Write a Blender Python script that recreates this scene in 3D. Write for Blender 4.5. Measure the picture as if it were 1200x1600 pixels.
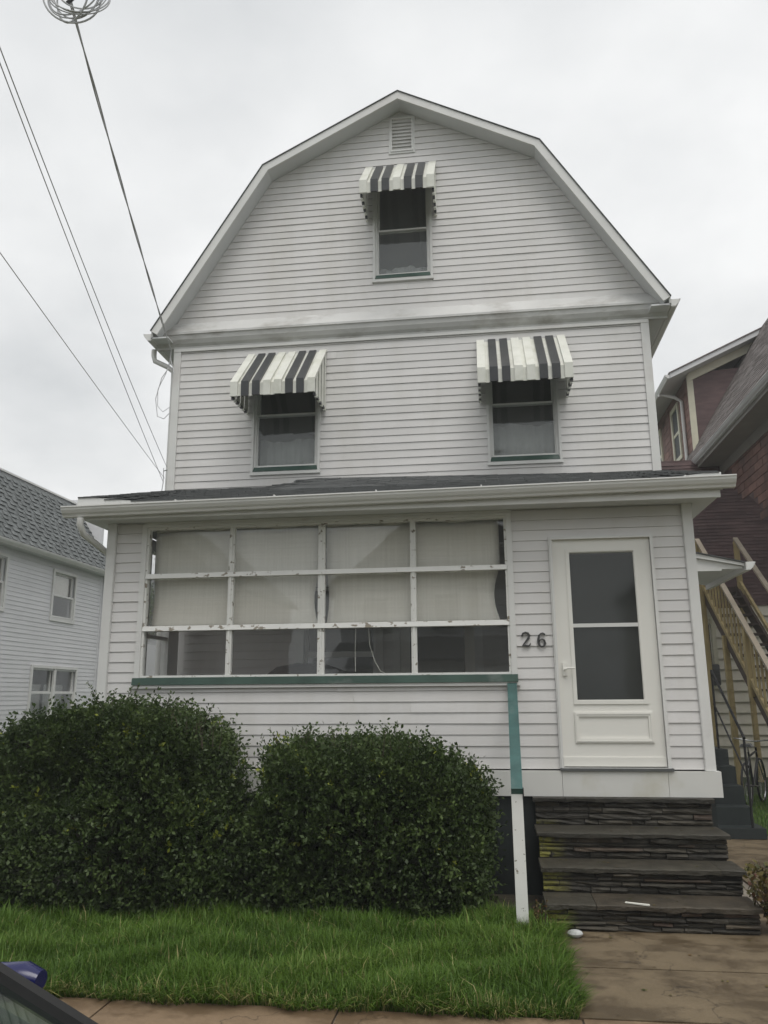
import bpy, math, random
import numpy as np
from mathutils import Vector, Matrix

random.seed(7); rng = np.random.default_rng(7)
G = 1.05            # heights below are measured from the foot of the siding; the ground is G lower
GZ = -G
SC = bpy.context.scene
C = SC.collection
for o in list(bpy.data.objects): bpy.data.objects.remove(o)

# ------------------------------------------------------------------ camera
def cam_basis(yaw, pit, roll):
    f = Vector((-math.sin(yaw)*math.cos(pit), math.cos(yaw)*math.cos(pit), math.sin(pit)))
    r = Vector((math.cos(yaw), math.sin(yaw), 0)); u = r.cross(f)
    return r*math.cos(roll)+u*math.sin(roll), -r*math.sin(roll)+u*math.cos(roll), f
cd = bpy.data.cameras.new('camera'); cam = bpy.data.objects.new('camera', cd); C.objects.link(cam)
r, u, f = cam_basis(math.radians(7.39), math.radians(12.95), math.radians(-.41))
M = Matrix.Identity(4)
for i in range(3): M[i][0] = r[i]; M[i][1] = u[i]; M[i][2] = -f[i]
M[0][3], M[1][3], M[2][3] = -1.866, -7.816, .663+G
cam.matrix_world = M
cd.sensor_fit = 'VERTICAL'; cd.sensor_height = 36; cd.lens = 28.125
cd.clip_start = .05; cd.clip_end = 2000
SC.camera = cam
SC.render.resolution_x, SC.render.resolution_y = 768, 1024
SC.render.engine = 'CYCLES'
cy = SC.cycles; cy.max_bounces = 7; cy.diffuse_bounces = 3; cy.glossy_bounces = 3; cy.transmission_bounces = 4; cy.transparent_max_bounces = 10; cy.volume_bounces = 0

# ------------------------------------------------------------------ sky, sun, exposure
SUN_EL, SUN_AZ = math.radians(66), math.radians(160)      # azimuth clockwise from +Y
w = bpy.data.worlds.new('World'); SC.world = w; w.use_nodes = True
nt = w.node_tree; nt.nodes.clear()
def N(nt, t, **k):
    n = nt.nodes.new(t)
    for a, b in k.items(): setattr(n, a, b)
    return n
out = N(nt, 'ShaderNodeOutputWorld'); bg = N(nt, 'ShaderNodeBackground')
sky = N(nt, 'ShaderNodeTexSky', sky_type='NISHITA', sun_disc=False, sun_elevation=SUN_EL, sun_rotation=SUN_AZ)
sky.air_density = 1.5; sky.dust_density = 4
tc = N(nt, 'ShaderNodeTexCoord'); sep = N(nt, 'ShaderNodeSeparateXYZ')
nt.links.new(tc.outputs['Generated'], sep.inputs[0])
zz = N(nt, 'ShaderNodeMath', operation='MAXIMUM'); zz.inputs[1].default_value = 0
nt.links.new(sep.outputs['Z'], zz.inputs[0])
za = N(nt, 'ShaderNodeMath', operation='ADD'); za.inputs[1].default_value = .3; nt.links.new(zz.outputs[0], za.inputs[0])
vd = N(nt, 'ShaderNodeVectorMath', operation='DIVIDE'); cmb = N(nt, 'ShaderNodeCombineXYZ')
for i in range(3): nt.links.new(za.outputs[0], cmb.inputs[i])
nt.links.new(tc.outputs['Generated'], vd.inputs[0]); nt.links.new(cmb.outputs[0], vd.inputs[1])
n1 = N(nt, 'ShaderNodeTexNoise'); n1.inputs['Scale'].default_value = 1.5; n1.inputs['Detail'].default_value = 7; n1.inputs['Roughness'].default_value = .52
nt.links.new(vd.outputs[0], n1.inputs['Vector'])
cr = N(nt, 'ShaderNodeValToRGB'); cr.color_ramp.elements[0].position = .32; cr.color_ramp.elements[1].position = .64
cr.color_ramp.elements[0].color = (.48, .495, .505, 1); cr.color_ramp.elements[1].color = (.725, .73, .728, 1)
nt.links.new(n1.outputs['Fac'], cr.inputs[0])
sk = N(nt, 'ShaderNodeVectorMath', operation='SCALE'); sk.inputs['Scale'].default_value = .05
nt.links.new(sky.outputs[0], sk.inputs[0])
mx = N(nt, 'ShaderNodeMix', data_type='RGBA'); mx.inputs[0].default_value = .93
nt.links.new(sk.outputs[0], mx.inputs[6]); nt.links.new(cr.outputs[0], mx.inputs[7])
nt.links.new(mx.outputs[2], bg.inputs['Color']); bg.inputs['Strength'].default_value = 1.14
nt.links.new(bg.outputs[0], out.inputs[0])
sl = bpy.data.lights.new('sun', 'SUN'); sl.energy = 1.3; sl.angle = math.radians(35); sl.color = (1, .97, .93)
so = bpy.data.objects.new('sun', sl); C.objects.link(so)
d = Vector((math.sin(SUN_AZ)*math.cos(SUN_EL), math.cos(SUN_AZ)*math.cos(SUN_EL), math.sin(SUN_EL)))
so.rotation_euler = (-d).to_track_quat('-Z', 'Y').to_euler(); so.location = (0, -10, 20)
vs = SC.view_settings; vs.view_transform = 'Standard'; vs.look = 'None'; vs.gamma = 1; vs.exposure = 0.32
try: vs.use_curve_mapping = False
except Exception: pass

# ------------------------------------------------------------------ materials
def base_mat(name):
    m = bpy.data.materials.new(name); m.use_nodes = True
    return m, m.node_tree, m.node_tree.nodes['Principled BSDF']
def posn(nt, scale=(1, 1, 1)):
    g = N(nt, 'ShaderNodeNewGeometry'); mp = N(nt, 'ShaderNodeMapping'); mp.inputs['Scale'].default_value = scale
    nt.links.new(g.outputs['Position'], mp.inputs[0]); return mp.outputs[0]
def noise(nt, vec, scale, detail=4, rough=.55):
    n = N(nt, 'ShaderNodeTexNoise'); n.inputs['Scale'].default_value = scale; n.inputs['Detail'].default_value = detail
    n.inputs['Roughness'].default_value = rough; nt.links.new(vec, n.inputs['Vector']); return n.outputs['Fac']
def ramp(nt, fac, stops):
    c = N(nt, 'ShaderNodeValToRGB'); e = c.color_ramp.elements
    while len(e) < len(stops): e.new(.5)
    for i, (p, col) in enumerate(stops): e[i].position = p; e[i].color = (*col, 1) if len(col) == 3 else col
    nt.links.new(fac, c.inputs[0]); return c.outputs[0]
def mixc(nt, fac, a, b, mode='MIX'):
    m = N(nt, 'ShaderNodeMix', data_type='RGBA', blend_type=mode)
    if isinstance(fac, float): m.inputs[0].default_value = fac
    else: nt.links.new(fac, m.inputs[0])
    for i, v in ((6, a), (7, b)):
        if isinstance(v, tuple): m.inputs[i].default_value = (*v, 1)
        else: nt.links.new(v, m.inputs[i])
    return m.outputs[2]
def bump(nt, p, h, strength, dist=.01):
    b = N(nt, 'ShaderNodeBump'); b.inputs['Strength'].default_value = strength; b.inputs['Distance'].default_value = dist
    nt.links.new(h, b.inputs['Height']); nt.links.new(b.outputs[0], p.inputs['Normal'])
def mat(name, col, rough=.6, var=.12, scale=3, stretch=(1, 1, 1), dirt=None, dirt_at=(.6, .75), dscale=2.0, dstretch=(1, 1, 1), bmp=0, bscale=40, rand=.0, spec=.5, metal=0):
    m, nt, p = base_mat(name)
    v = posn(nt, stretch)
    lo = tuple(c*(1-var) for c in col); hi = tuple(min(1, c*(1+var*.6)) for c in col)
    c = ramp(nt, noise(nt, v, scale, 5), [(.3, lo), (.7, hi)])
    if dirt:
        msk = ramp(nt, noise(nt, posn(nt, dstretch), dscale, 6, .6), [(dirt_at[0], (0, 0, 0)), (dirt_at[1], (1, 1, 1))])
        c = mixc(nt, msk, c, dirt)
    if rand:
        oi = N(nt, 'ShaderNodeObjectInfo'); rr = ramp(nt, oi.outputs['Random'], [(0, (1-rand,)*3), (1, (1+rand*.3,)*3)])
        c = mixc(nt, 1.0, c, rr, 'MULTIPLY')
    nt.links.new(c, p.inputs['Base Color']); p.inputs['Roughness'].default_value = rough
    p.inputs['Specular IOR Level'].default_value = spec; p.inputs['Metallic'].default_value = metal
    if bmp: bump(nt, p, noise(nt, posn(nt), bscale, 4), bmp)
    return m
MT = {}
MT['siding'] = mat('vinyl_siding', (.715, .703, .69), .45, .05, 1.2, dirt=(.635, .62, .59), dirt_at=(.48, .78), dscale=1.7, dstretch=(1.6, 1, .3), rand=.05, spec=.3)
MT['trim'] = mat('white_trim', (.72, .72, .70), .45, .06, 2, dirt=(.56, .52, .50), dirt_at=(.55, .85), dscale=1.6, spec=.35)
MT['cornice'] = mat('weathered_trim', (.60, .60, .585), .5, .1, 2.5, dirt=(.33, .315, .285), dirt_at=(.50, .70), dscale=1.5, dstretch=(1, 1, 2.5))
MT['baseboard'] = mat('stained_panel', (.66, .66, .63), .5, .06, 2, dirt=(.50, .48, .38), dirt_at=(.5, .75), dscale=1.7)
MT['peel'] = mat('peeling_white_paint', (.78, .78, .75), .55, .06, 4, dirt=(.24, .21, .17), dirt_at=(.65, .67), dscale=20, dstretch=(1, 1, 1.3))
MT['peel2'] = mat('flaking_white_paint', (.78, .78, .75), .55, .06, 4, dirt=(.27, .24, .19), dirt_at=(.59, .62), dscale=17, dstretch=(.7, 1, 1))
MT['doorwhite'] = mat('white_door', (.80, .79, .74), .35, .02, 2)
MT['green'] = mat('green_paint', (.042, .085, .066), .5, .25, 4, dirt=(.15, .18, .165), dirt_at=(.57, .72), dscale=2.3)
MT['teal'] = mat('teal_rail_paint', (.046, .112, .105), .5, .3, 6, dirt=(.10, .16, .15), dirt_at=(.55, .8), dscale=5)
MT['awn_w'] = mat('awning_white', (.74, .745, .68), .4, .08, 5, dirt=(.56, .57, .47), dirt_at=(.5, .8), dscale=4)
MT['awn_b'] = mat('awning_black', (.042, .045, .048), .38, .2, 5, dirt=(.07, .072, .07), dirt_at=(.5, .8), dscale=4)
MT['dark'] = mat('dark_skirt', (.018, .024, .024), .6, .3, 3)
MT['room'] = mat('dim_room', (.20, .19, .17), .8, .1, 2)
MT['shade'] = None
MT['wood'] = mat('yellow_wood', (.45, .36, .18), .65, .3, 3, stretch=(4, 4, .6), dirt=(.26, .20, .10), dirt_at=(.5, .8), dscale=3)
MT['woodtop'] = mat('weathered_wood', (.42, .36, .28), .6, .2, 4)
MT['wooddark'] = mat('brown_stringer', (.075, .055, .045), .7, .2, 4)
MT['plum'] = mat('plum_shingle', (.138, .088, .086), .7, .35, 2.0, stretch=(1, 1, 4), dirt=(.085, .058, .058), dirt_at=(.5, .75), dscale=1.1, bmp=.3)
MT['brick'] = mat('red_brown_siding', (.26, .145, .118), .75, .3, 3, dirt=(.10, .07, .065), dirt_at=(.5, .7), dscale=.9, bmp=.4, rand=.35)
MT['cream'] = mat('cream_siding', (.74, .71, .60), .6, .12, 2, dirt=(.55, .52, .43), dirt_at=(.5, .8))
MT['creamtrim'] = mat('cream_trim', (.66, .64, .50), .55, .1, 3)
MT['lsiding'] = mat('pale_siding', (.70, .70, .715), .5, .05, 1.5, rand=.04)
MT['shingle'] = mat('grey_shingle', (.165, .178, .178), .85, .35, 14, rand=.22, bmp=.5, bscale=90)
MT['shingle2'] = mat('charcoal_shingle', (.085, .09, .09), .8, .4, 9, stretch=(.6, 3, 3), bmp=.5, bscale=60)
MT['rshingle'] = mat('brown_grey_shingle', (.20, .175, .165), .85, .35, 9, bmp=.5, bscale=60, rand=.3)
MT['metalw'] = mat('white_gutter', (.72, .72, .70), .35, .04, 2, dirt=(.55, .55, .52), dirt_at=(.6, .9), dscale=2.2)
MT['soffit'] = mat('white_soffit', (.66, .67, .67), .55, .05, 2)
MT['wire'] = mat('grey_cable', (.58, .585, .595), .6, .1, 3)
MT['black'] = mat('black_metal', (.02, .02, .021), .4, .2, 10)
MT['digit'] = mat('dark_number', (.055, .055, .055), .45, .25, 20)
MT['stepblue'] = mat('slate_blue_paint', (.020, .027, .027), .55, .25, 3)
MT['rubber'] = mat('rubber', (.018, .018, .018), .75, .1, 8)
MT['chrome'] = mat('chrome', (.6, .6, .6), .2, .05, 5, metal=1)
MT['paper'] = mat('paper', (.78, .78, .70), .7, .05, 30)
MT['pebble'] = mat('pale_stone', (.46, .47, .46), .65, .3, 30, bmp=.3)
MT['bark'] = mat('bark', (.07, .052, .038), .85, .3, 12, bmp=.5)
MT['bluepaint'] = mat('blue_car_paint', (.008, .010, .075), .2, .05, 2, spec=.6)
MT['sofa'] = mat('dark_upholstery', (.05, .05, .052), .8, .2, 9)
MT['asphalt'] = mat('asphalt', (.055, .053, .05), .7, .25, 4, bmp=.5, bscale=120)
MT['curb'] = mat('curb_concrete', (.25, .22, .18), .7, .2, 3, bmp=.3)
MT['lattice'] = mat('white_lattice', (.75, .75, .74), .55, .05, 3)
MT['screen'] = mat('grey_curtain', (.36, .37, .36), .85, .1, 3, stretch=(6, 6, .7))
MT['roller'] = mat('beige_blind', (.62, .60, .55), .7, .05, 4)
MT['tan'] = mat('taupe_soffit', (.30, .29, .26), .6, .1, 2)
MT['acunit'] = mat('aged_appliance', (.10, .105, .105), .5, .15, 6)

def glass(name, tint, rgh=.02, boost=1.0, veil=.03):
    m, nt, p = base_mat(name); nt.nodes.remove(p); o = nt.nodes['Material Output']
    t = N(nt, 'ShaderNodeBsdfTransparent'); t.inputs[0].default_value = (*tint, 1)
    g = N(nt, 'ShaderNodeBsdfGlossy'); g.inputs['Roughness'].default_value = rgh; g.inputs[0].default_value = (.95, .97, .97, 1)
    lw_ = N(nt, 'ShaderNodeLayerWeight'); lw_.inputs[0].default_value = .5
    pw_ = N(nt, 'ShaderNodeMath', operation='POWER'); pw_.inputs[1].default_value = 5; nt.links.new(lw_.outputs['Facing'], pw_.inputs[0])
    fr = N(nt, 'ShaderNodeMath', operation='MULTIPLY_ADD'); fr.inputs[1].default_value = .96; fr.inputs[2].default_value = .04; nt.links.new(pw_.outputs[0], fr.inputs[0])
    bm = N(nt, 'ShaderNodeBump'); bm.inputs['Strength'].default_value = .04; bm.inputs['Distance'].default_value = .02
    nt.links.new(noise(nt, posn(nt), 2.2, 2), bm.inputs['Height'])
    nt.links.new(bm.outputs[0], g.inputs['Normal'])
    ml = N(nt, 'ShaderNodeMath', operation='MULTIPLY', use_clamp=True); ml.inputs[1].default_value = boost
    nt.links.new(fr.outputs[0], ml.inputs[0])
    mxs = N(nt, 'ShaderNodeMixShader'); nt.links.new(ml.outputs[0], mxs.inputs[0]); nt.links.new(t.outputs[0], mxs.inputs[1]); nt.links.new(g.outputs[0], mxs.inputs[2])
    df = N(nt, 'ShaderNodeBsdfDiffuse'); df.inputs[0].default_value = (.62, .64, .63, 1)
    dm_ = N(nt, 'ShaderNodeMixShader'); dm_.inputs[0].default_value = veil  # pale diffuse share lifts dark panes: a glare veil put into the glass colour
    nt.links.new(mxs.outputs[0], dm_.inputs[1]); nt.links.new(df.outputs[0], dm_.inputs[2])
    nt.links.new(dm_.outputs[0], o.inputs[0]); return m
MT['glass'] = glass('window_glass', (1, 1, 1), .02, 1.0, .022)
MT['upglass'] = glass('veiled_glass', (.96, .97, .965), .03, 1.0, .07)  # stronger painted veil, greying the upper panes like haze
MT['screenglass'] = glass('screened_glass', (.42, .43, .43), .06, .85, .022)
MT['carglass'] = glass('tinted_windscreen', (.42, .56, .50), .015, 1.3, .02)

def shade_mat():
    m, nt, p = base_mat('woven_shade')
    a = noise(nt, posn(nt, (60, 1, 1.2)), 1.0, 3); b = noise(nt, posn(nt, (1.5, 1, 70)), 1.0, 3)
    c = mixc(nt, .5, ramp(nt, a, [(.3, (.74, .725, .65)), (.7, (.90, .885, .81))]), ramp(nt, b, [(.3, (.76, .745, .67)), (.7, (.90, .885, .82))]))
    nt.links.new(c, p.inputs['Base Color']); p.inputs['Roughness'].default_value = .85
    tr = N(nt, 'ShaderNodeBsdfTranslucent'); nt.links.new(c, tr.inputs[0])
    ms = N(nt, 'ShaderNodeMixShader'); ms.inputs[0].default_value = .25
    nt.links.new(p.outputs[0], ms.inputs[1]); nt.links.new(tr.outputs[0], ms.inputs[2]); nt.links.new(ms.outputs[0], nt.nodes['Material Output'].inputs[0])
    return m
MT['shade'] = shade_mat()

def stone_mat(name, lo, hi, moss=True):
    m, nt, p = base_mat(name)
    c = ramp(nt, noise(nt, posn(nt, (1, 1, 2.5)), 7, 6, .65), [(.28, lo), (.72, hi)])
    oi = N(nt, 'ShaderNodeObjectInfo'); rr = ramp(nt, oi.outputs['Random'], [(0, (.55, .55, .55)), (.6, (1, 1, 1)), (.88, (1.25, 1.2, 1.1)), (1, (1.35, .95, .9))])
    c = mixc(nt, 1.0, c, rr, 'MULTIPLY')
    if moss:
        g = N(nt, 'ShaderNodeNewGeometry'); s = N(nt, 'ShaderNodeSeparateXYZ'); nt.links.new(g.outputs['Position'], s.inputs[0])
        mr = N(nt, 'ShaderNodeMapRange'); mr.inputs[1].default_value = -1.28; mr.inputs[2].default_value = -1.46; nt.links.new(s.outputs[0], mr.inputs[0])
        mz = N(nt, 'ShaderNodeMapRange'); mz.inputs[1].default_value = .64; mz.inputs[2].default_value = .56; nt.links.new(s.outputs[2], mz.inputs[0])
        mu = N(nt, 'ShaderNodeMath', operation='MULTIPLY'); nt.links.new(mr.outputs[0], mu.inputs[0]); nt.links.new(mz.outputs[0], mu.inputs[1])
        m2 = N(nt, 'ShaderNodeMath', operation='MULTIPLY', use_clamp=True); nt.links.new(mu.outputs[0], m2.inputs[0])
        nn = ramp(nt, noise(nt, posn(nt), 13, 4), [(.36, (0, 0, 0)), (.5, (1, 1, 1))]); nt.links.new(nn, m2.inputs[1])
        c = mixc(nt, m2.outputs[0], c, (.20, .19, .035))
        # scattered pale flecks of old mortar
        fl = ramp(nt, noise(nt, posn(nt, (1, 1, 2)), 34, 2), [(.735, (0, 0, 0)), (.765, (1, 1, 1))])
        c = mixc(nt, fl, c, (.34, .32, .27))
    nt.links.new(c, p.inputs['Base Color']); p.inputs['Roughness'].default_value = .5
    bump(nt, p, noise(nt, posn(nt, (1, 1, 2)), 22, 6, .7), .8, .02); return m
MT['stone'] = stone_mat('stacked_stone', (.020, .018, .013), (.085, .075, .056))
MT['tread'] = stone_mat('flagstone', (.024, .022, .016), (.068, .062, .047), False)
MT['mortar'] = mat('dark_mortar', (.05, .047, .04), .8, .3, 12, bmp=.5)

def concrete_mat(name, lo, hi, wet):
    m, nt, p = base_mat(name)
    v = posn(nt)
    c = ramp(nt, noise(nt, v, 2.4, 7, .62), [(.25, lo), (.75, hi)])
    c = mixc(nt, .35, c, ramp(nt, noise(nt, v, 60, 3, .7), [(.3, lo), (.7, hi)]))
    wm = ramp(nt, noise(nt, posn(nt, (1, 1.35, 1)), 1.7, 9, .68), [(.46, (0, 0, 0)), (.58, (1, 1, 1))])
    c = mixc(nt, wm, c, wet)
    sp = ramp(nt, noise(nt, v, 95, 2, .5), [(.70, (0, 0, 0)), (.74, (1, 1, 1))]); c = mixc(nt, sp, c, hi)
    vo = N(nt, 'ShaderNodeTexVoronoi', feature='DISTANCE_TO_EDGE'); vo.inputs['Scale'].default_value = .55
    wv = N(nt, 'ShaderNodeVectorMath', operation='ADD'); nz = N(nt, 'ShaderNodeTexNoise'); nz.inputs['Scale'].default_value = 3; nz.inputs['Detail'].default_value = 5
    nt.links.new(v, nz.inputs['Vector']); nt.links.new(v, wv.inputs[0]); nt.links.new(nz.outputs['Color'], wv.inputs[1]); nt.links.new(wv.outputs[0], vo.inputs['Vector'])
    ck = ramp(nt, vo.outputs['Distance'], [(.0, (.8, .8, .8)), (.006, (0, 0, 0))]); c = mixc(nt, ck, c, tuple(q*.4 for q in wet))
    nt.links.new(c, p.inputs['Base Color'])
    rg = ramp(nt, wm, [(0, (.75,)*3), (1, (.42,)*3)]); nt.links.new(rg, p.inputs['Roughness'])
    bump(nt, p, noise(nt, v, 130, 4, .7), .35, .006); return m
MT['walk'] = concrete_mat('damp_brown_concrete', (.105, .078, .043), (.20, .152, .092), (.085, .061, .034))
MT['sidewalk'] = concrete_mat('brown_sidewalk', (.16, .108, .062), (.27, .19, .115), (.14, .093, .054))
MT['soil'] = mat('soil', (.05, .042, .028), .9, .4, 6, bmp=.8, bscale=30)
MT['lawnbase'] = mat('turf_base', (.035, .055, .015), .9, .4, 5, bmp=.6, bscale=30)

def leaf_mat(name, cols, rough=.35, trans=.2, spec=.5):
    """colour picked per leaf from the 'tint' attribute (0..1)"""
    m, nt, p = base_mat(name)
    at = N(nt, 'ShaderNodeAttribute', attribute_name='tint')
    c = ramp(nt, at.outputs['Fac'], cols)
    nt.links.new(c, p.inputs['Base Color']); p.inputs['Roughness'].default_value = rough; p.inputs['Specular IOR Level'].default_value = spec
    tr = N(nt, 'ShaderNodeBsdfTranslucent'); nt.links.new(c, tr.inputs[0])
    ms = N(nt, 'ShaderNodeMixShader'); ms.inputs[0].default_value = trans
    nt.links.new(p.outputs[0], ms.inputs[1]); nt.links.new(tr.outputs[0], ms.inputs[2]); nt.links.new(ms.outputs[0], nt.nodes['Material Output'].inputs[0])
    return m
MT['leaf'] = leaf_mat('evergreen_leaf', [(0, (.028, .050, .014)), (.55, (.060, .095, .026)), (.9, (.095, .14, .038)), (.955, (.115, .16, .042)), (.965, (.23, .27, .035)), (1, (.30, .34, .05))], .5, .22, .4)
MT['grass'] = leaf_mat('grass_blade', [(0, (.050, .105, .012)), (.6, (.100, .190, .022)), (.92, (.165, .26, .045)), (.95, (.30, .29, .10)), (1, (.40, .35, .17))], .5, .3, .3)
MT['autumn'] = leaf_mat('rusty_shrub_leaf', [(0, (.05, .055, .015)), (.4, (.11, .10, .022)), (.75, (.16, .12, .03)), (1, (.15, .055, .045))], .5, .2)
MT['treeleaf'] = leaf_mat('tree_leaf', [(0, (.04, .06, .02)), (1, (.10, .14, .05))], .5, .3)

# ------------------------------------------------------------------ building helpers
def wloc(o):
    v = Vector((0, 0, 0))
    while o is not None: v = v + o.location; o = o.parent
    return v
def thing(name, label, cat, loc, group=None):
    o = bpy.data.objects.new(name, None); C.objects.link(o); o.location = (loc[0], loc[1], loc[2]+G)
    o.empty_display_size = .2
    tag(o, label, cat, group); return o
def tag(o, label=None, cat=None, group=None, kind=None):
    if label: o['label'] = label
    if cat: o['category'] = cat
    if group: o['group'] = group
    if kind: o['kind'] = kind
    return o
class MB:
    def __init__(s): s.v = []; s.f = []; s.sm = False
    def add(s, vs, fs):
        b = len(s.v); s.v += [tuple(p) for p in vs]; s.f += [tuple(b+i for i in q) for q in fs]; return s
    def box(s, x0, x1, y0, y1, z0, z1):
        return s.hexa([(x0, y0, z0), (x1, y0, z0), (x1, y1, z0), (x0, y1, z0), (x0, y0, z1), (x1, y0, z1), (x1, y1, z1), (x0, y1, z1)])
    def hexa(s, p):
        return s.add(p, [(0, 3, 2, 1), (4, 5, 6, 7), (0, 1, 5, 4), (1, 2, 6, 5), (2, 3, 7, 6), (3, 0, 4, 7)])
    def prism(s, poly, a0, a1, mp):
        """poly: 2-D points, extruded from a0 to a1; mp(p, q, a) -> xyz"""
        n = len(poly); vs = [mp(p, q, a0) for p, q in poly]+[mp(p, q, a1) for p, q in poly]
        return s.add(vs, [tuple(range(n-1, -1, -1)), tuple(range(n, 2*n))]+[(i, (i+1) % n, n+(i+1) % n, n+i) for i in range(n)])
    def bar(s, a, b, wx, wz, up=(0, 0, 1)):
        a, b = Vector(a), Vector(b); t = (b-a).normalized(); up = Vector(up)
        if abs(t.dot(up)) > .98: up = Vector((0, 1, 0))
        r = t.cross(up).normalized(); q = r.cross(t).normalized()
        o = [(-1, -1), (1, -1), (1, 1), (-1, 1)]
        vs = [a+r*wx/2*i+q*wz/2*j for i, j in o]+[b+r*wx/2*i+q*wz/2*j for i, j in o]
        return s.hexa(vs)
    def tube(s, pts, rad, n=8, cap=True):
        pts = [Vector(p) for p in pts]; R = rad if isinstance(rad, (list, tuple)) else [rad]*len(pts)
        b = len(s.v); pr = None
        for i, p in enumerate(pts):
            t = (pts[min(i+1, len(pts)-1)]-pts[max(i-1, 0)]).normalized()
            if pr is None: pr = t.cross(Vector((0, 0, 1)) if abs(t.z) < .9 else Vector((1, 0, 0))).normalized()
            else: pr = (pr-t*pr.dot(t)).normalized()
            q = t.cross(pr)
            for k in range(n):
                a = 2*math.pi*k/n; s.v.append(tuple(p+(pr*math.cos(a)+q*math.sin(a))*R[i]))
        for i in range(len(pts)-1):
            for k in range(n):
                s.f.append((b+i*n+k, b+i*n+(k+1) % n, b+(i+1)*n+(k+1) % n, b+(i+1)*n+k))
        if cap:
            s.f.append(tuple(b+k for k in range(n-1, -1, -1))); e = b+(len(pts)-1)*n; s.f.append(tuple(e+k for k in range(n)))
        s.sm = True; return s
    def lathe(s, prof, cx, cy, n=20):
        b = len(s.v)
        for r_, z in prof:
            for k in range(n):
                a = 2*math.pi*k/n; s.v.append((cx+r_*math.cos(a), cy+r_*math.sin(a), z))
        for i in range(len(prof)-1):
            for k in range(n): s.f.append((b+i*n+k, b+i*n+(k+1) % n, b+(i+1)*n+(k+1) % n, b+(i+1)*n+k))
        return s
    def build(s, name, m, parent=None, smooth=None, origin=None):
        off = wloc(parent) if parent is not None else Vector((0, 0, 0))
        loc = Vector((0, 0, 0))
        if origin is not None: loc = Vector((origin[0], origin[1], origin[2]+G))-off
        me = bpy.data.meshes.new(name)
        vs = [(p[0]-off.x-loc.x, p[1]-off.y-loc.y, p[2]+G-off.z-loc.z) for p in s.v]
        me.from_pydata(vs, [], s.f); me.update()
        if smooth if smooth is not None else s.sm:
            me.polygons.foreach_set('use_smooth', [True]*len(me.polygons))
            try: me.set_sharp_from_angle(angle=math.radians(40))
            except Exception: pass
        me.materials.append(MT[m])
        o = bpy.data.objects.new(name, me); C.objects.link(o); o.parent = parent; o.location = loc
        return o
def box(name, m, parent, *b): return MB().box(*b).build(name, m, parent)
def inst(src, parent, pos, name=None, rot=None):
    o = bpy.data.objects.new(name or src.name.split('.')[0], src.data); C.objects.link(o); o.parent = parent
    o.location = Vector((pos[0], pos[1], pos[2]+G))-(wloc(parent) if parent else Vector((0, 0, 0)))
    if rot: o.rotation_euler = rot
    return o
def leaves_mesh(name, m, parent, P, A, B, tint, kindf='leaf', off=None):
    """P base points, A length vectors, B half-width vectors (numpy n x 3) -> folded diamond leaves"""
    n = len(P); off = np.array(wloc(parent)) if parent is not None else np.zeros(3)
    P = P+np.array([0, 0, G])-off
    V = np.empty((n, 4, 3)); V[:, 0] = P; V[:, 1] = P+A*.5+B; V[:, 2] = P+A; V[:, 3] = P+A*.5-B
    me = bpy.data.meshes.new(name); me.vertices.add(n*4); me.vertices.foreach_set('co', V.ravel())
    me.loops.add(n*6); base = np.arange(n)[:, None]*4
    idx = np.concatenate([base+np.array([0, 1, 2]), base+np.array([0, 2, 3])], 1).ravel()
    me.loops.foreach_set('vertex_index', idx.astype(np.int32))
    me.polygons.add(n*2); me.polygons.foreach_set('loop_start', np.arange(0, n*6, 3, dtype=np.int32))
    me.update(calc_edges=True)
    at = me.attributes.new('tint', 'FLOAT', 'POINT'); at.data.foreach_set('value', np.repeat(tint, 4).astype(np.float32))
    me.materials.append(MT[m]); o = bpy.data.objects.new(name, me); C.objects.link(o); o.parent = parent
    return o
def unit(v): return v/np.maximum(np.linalg.norm(v, axis=1, keepdims=True), 1e-9)

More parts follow.
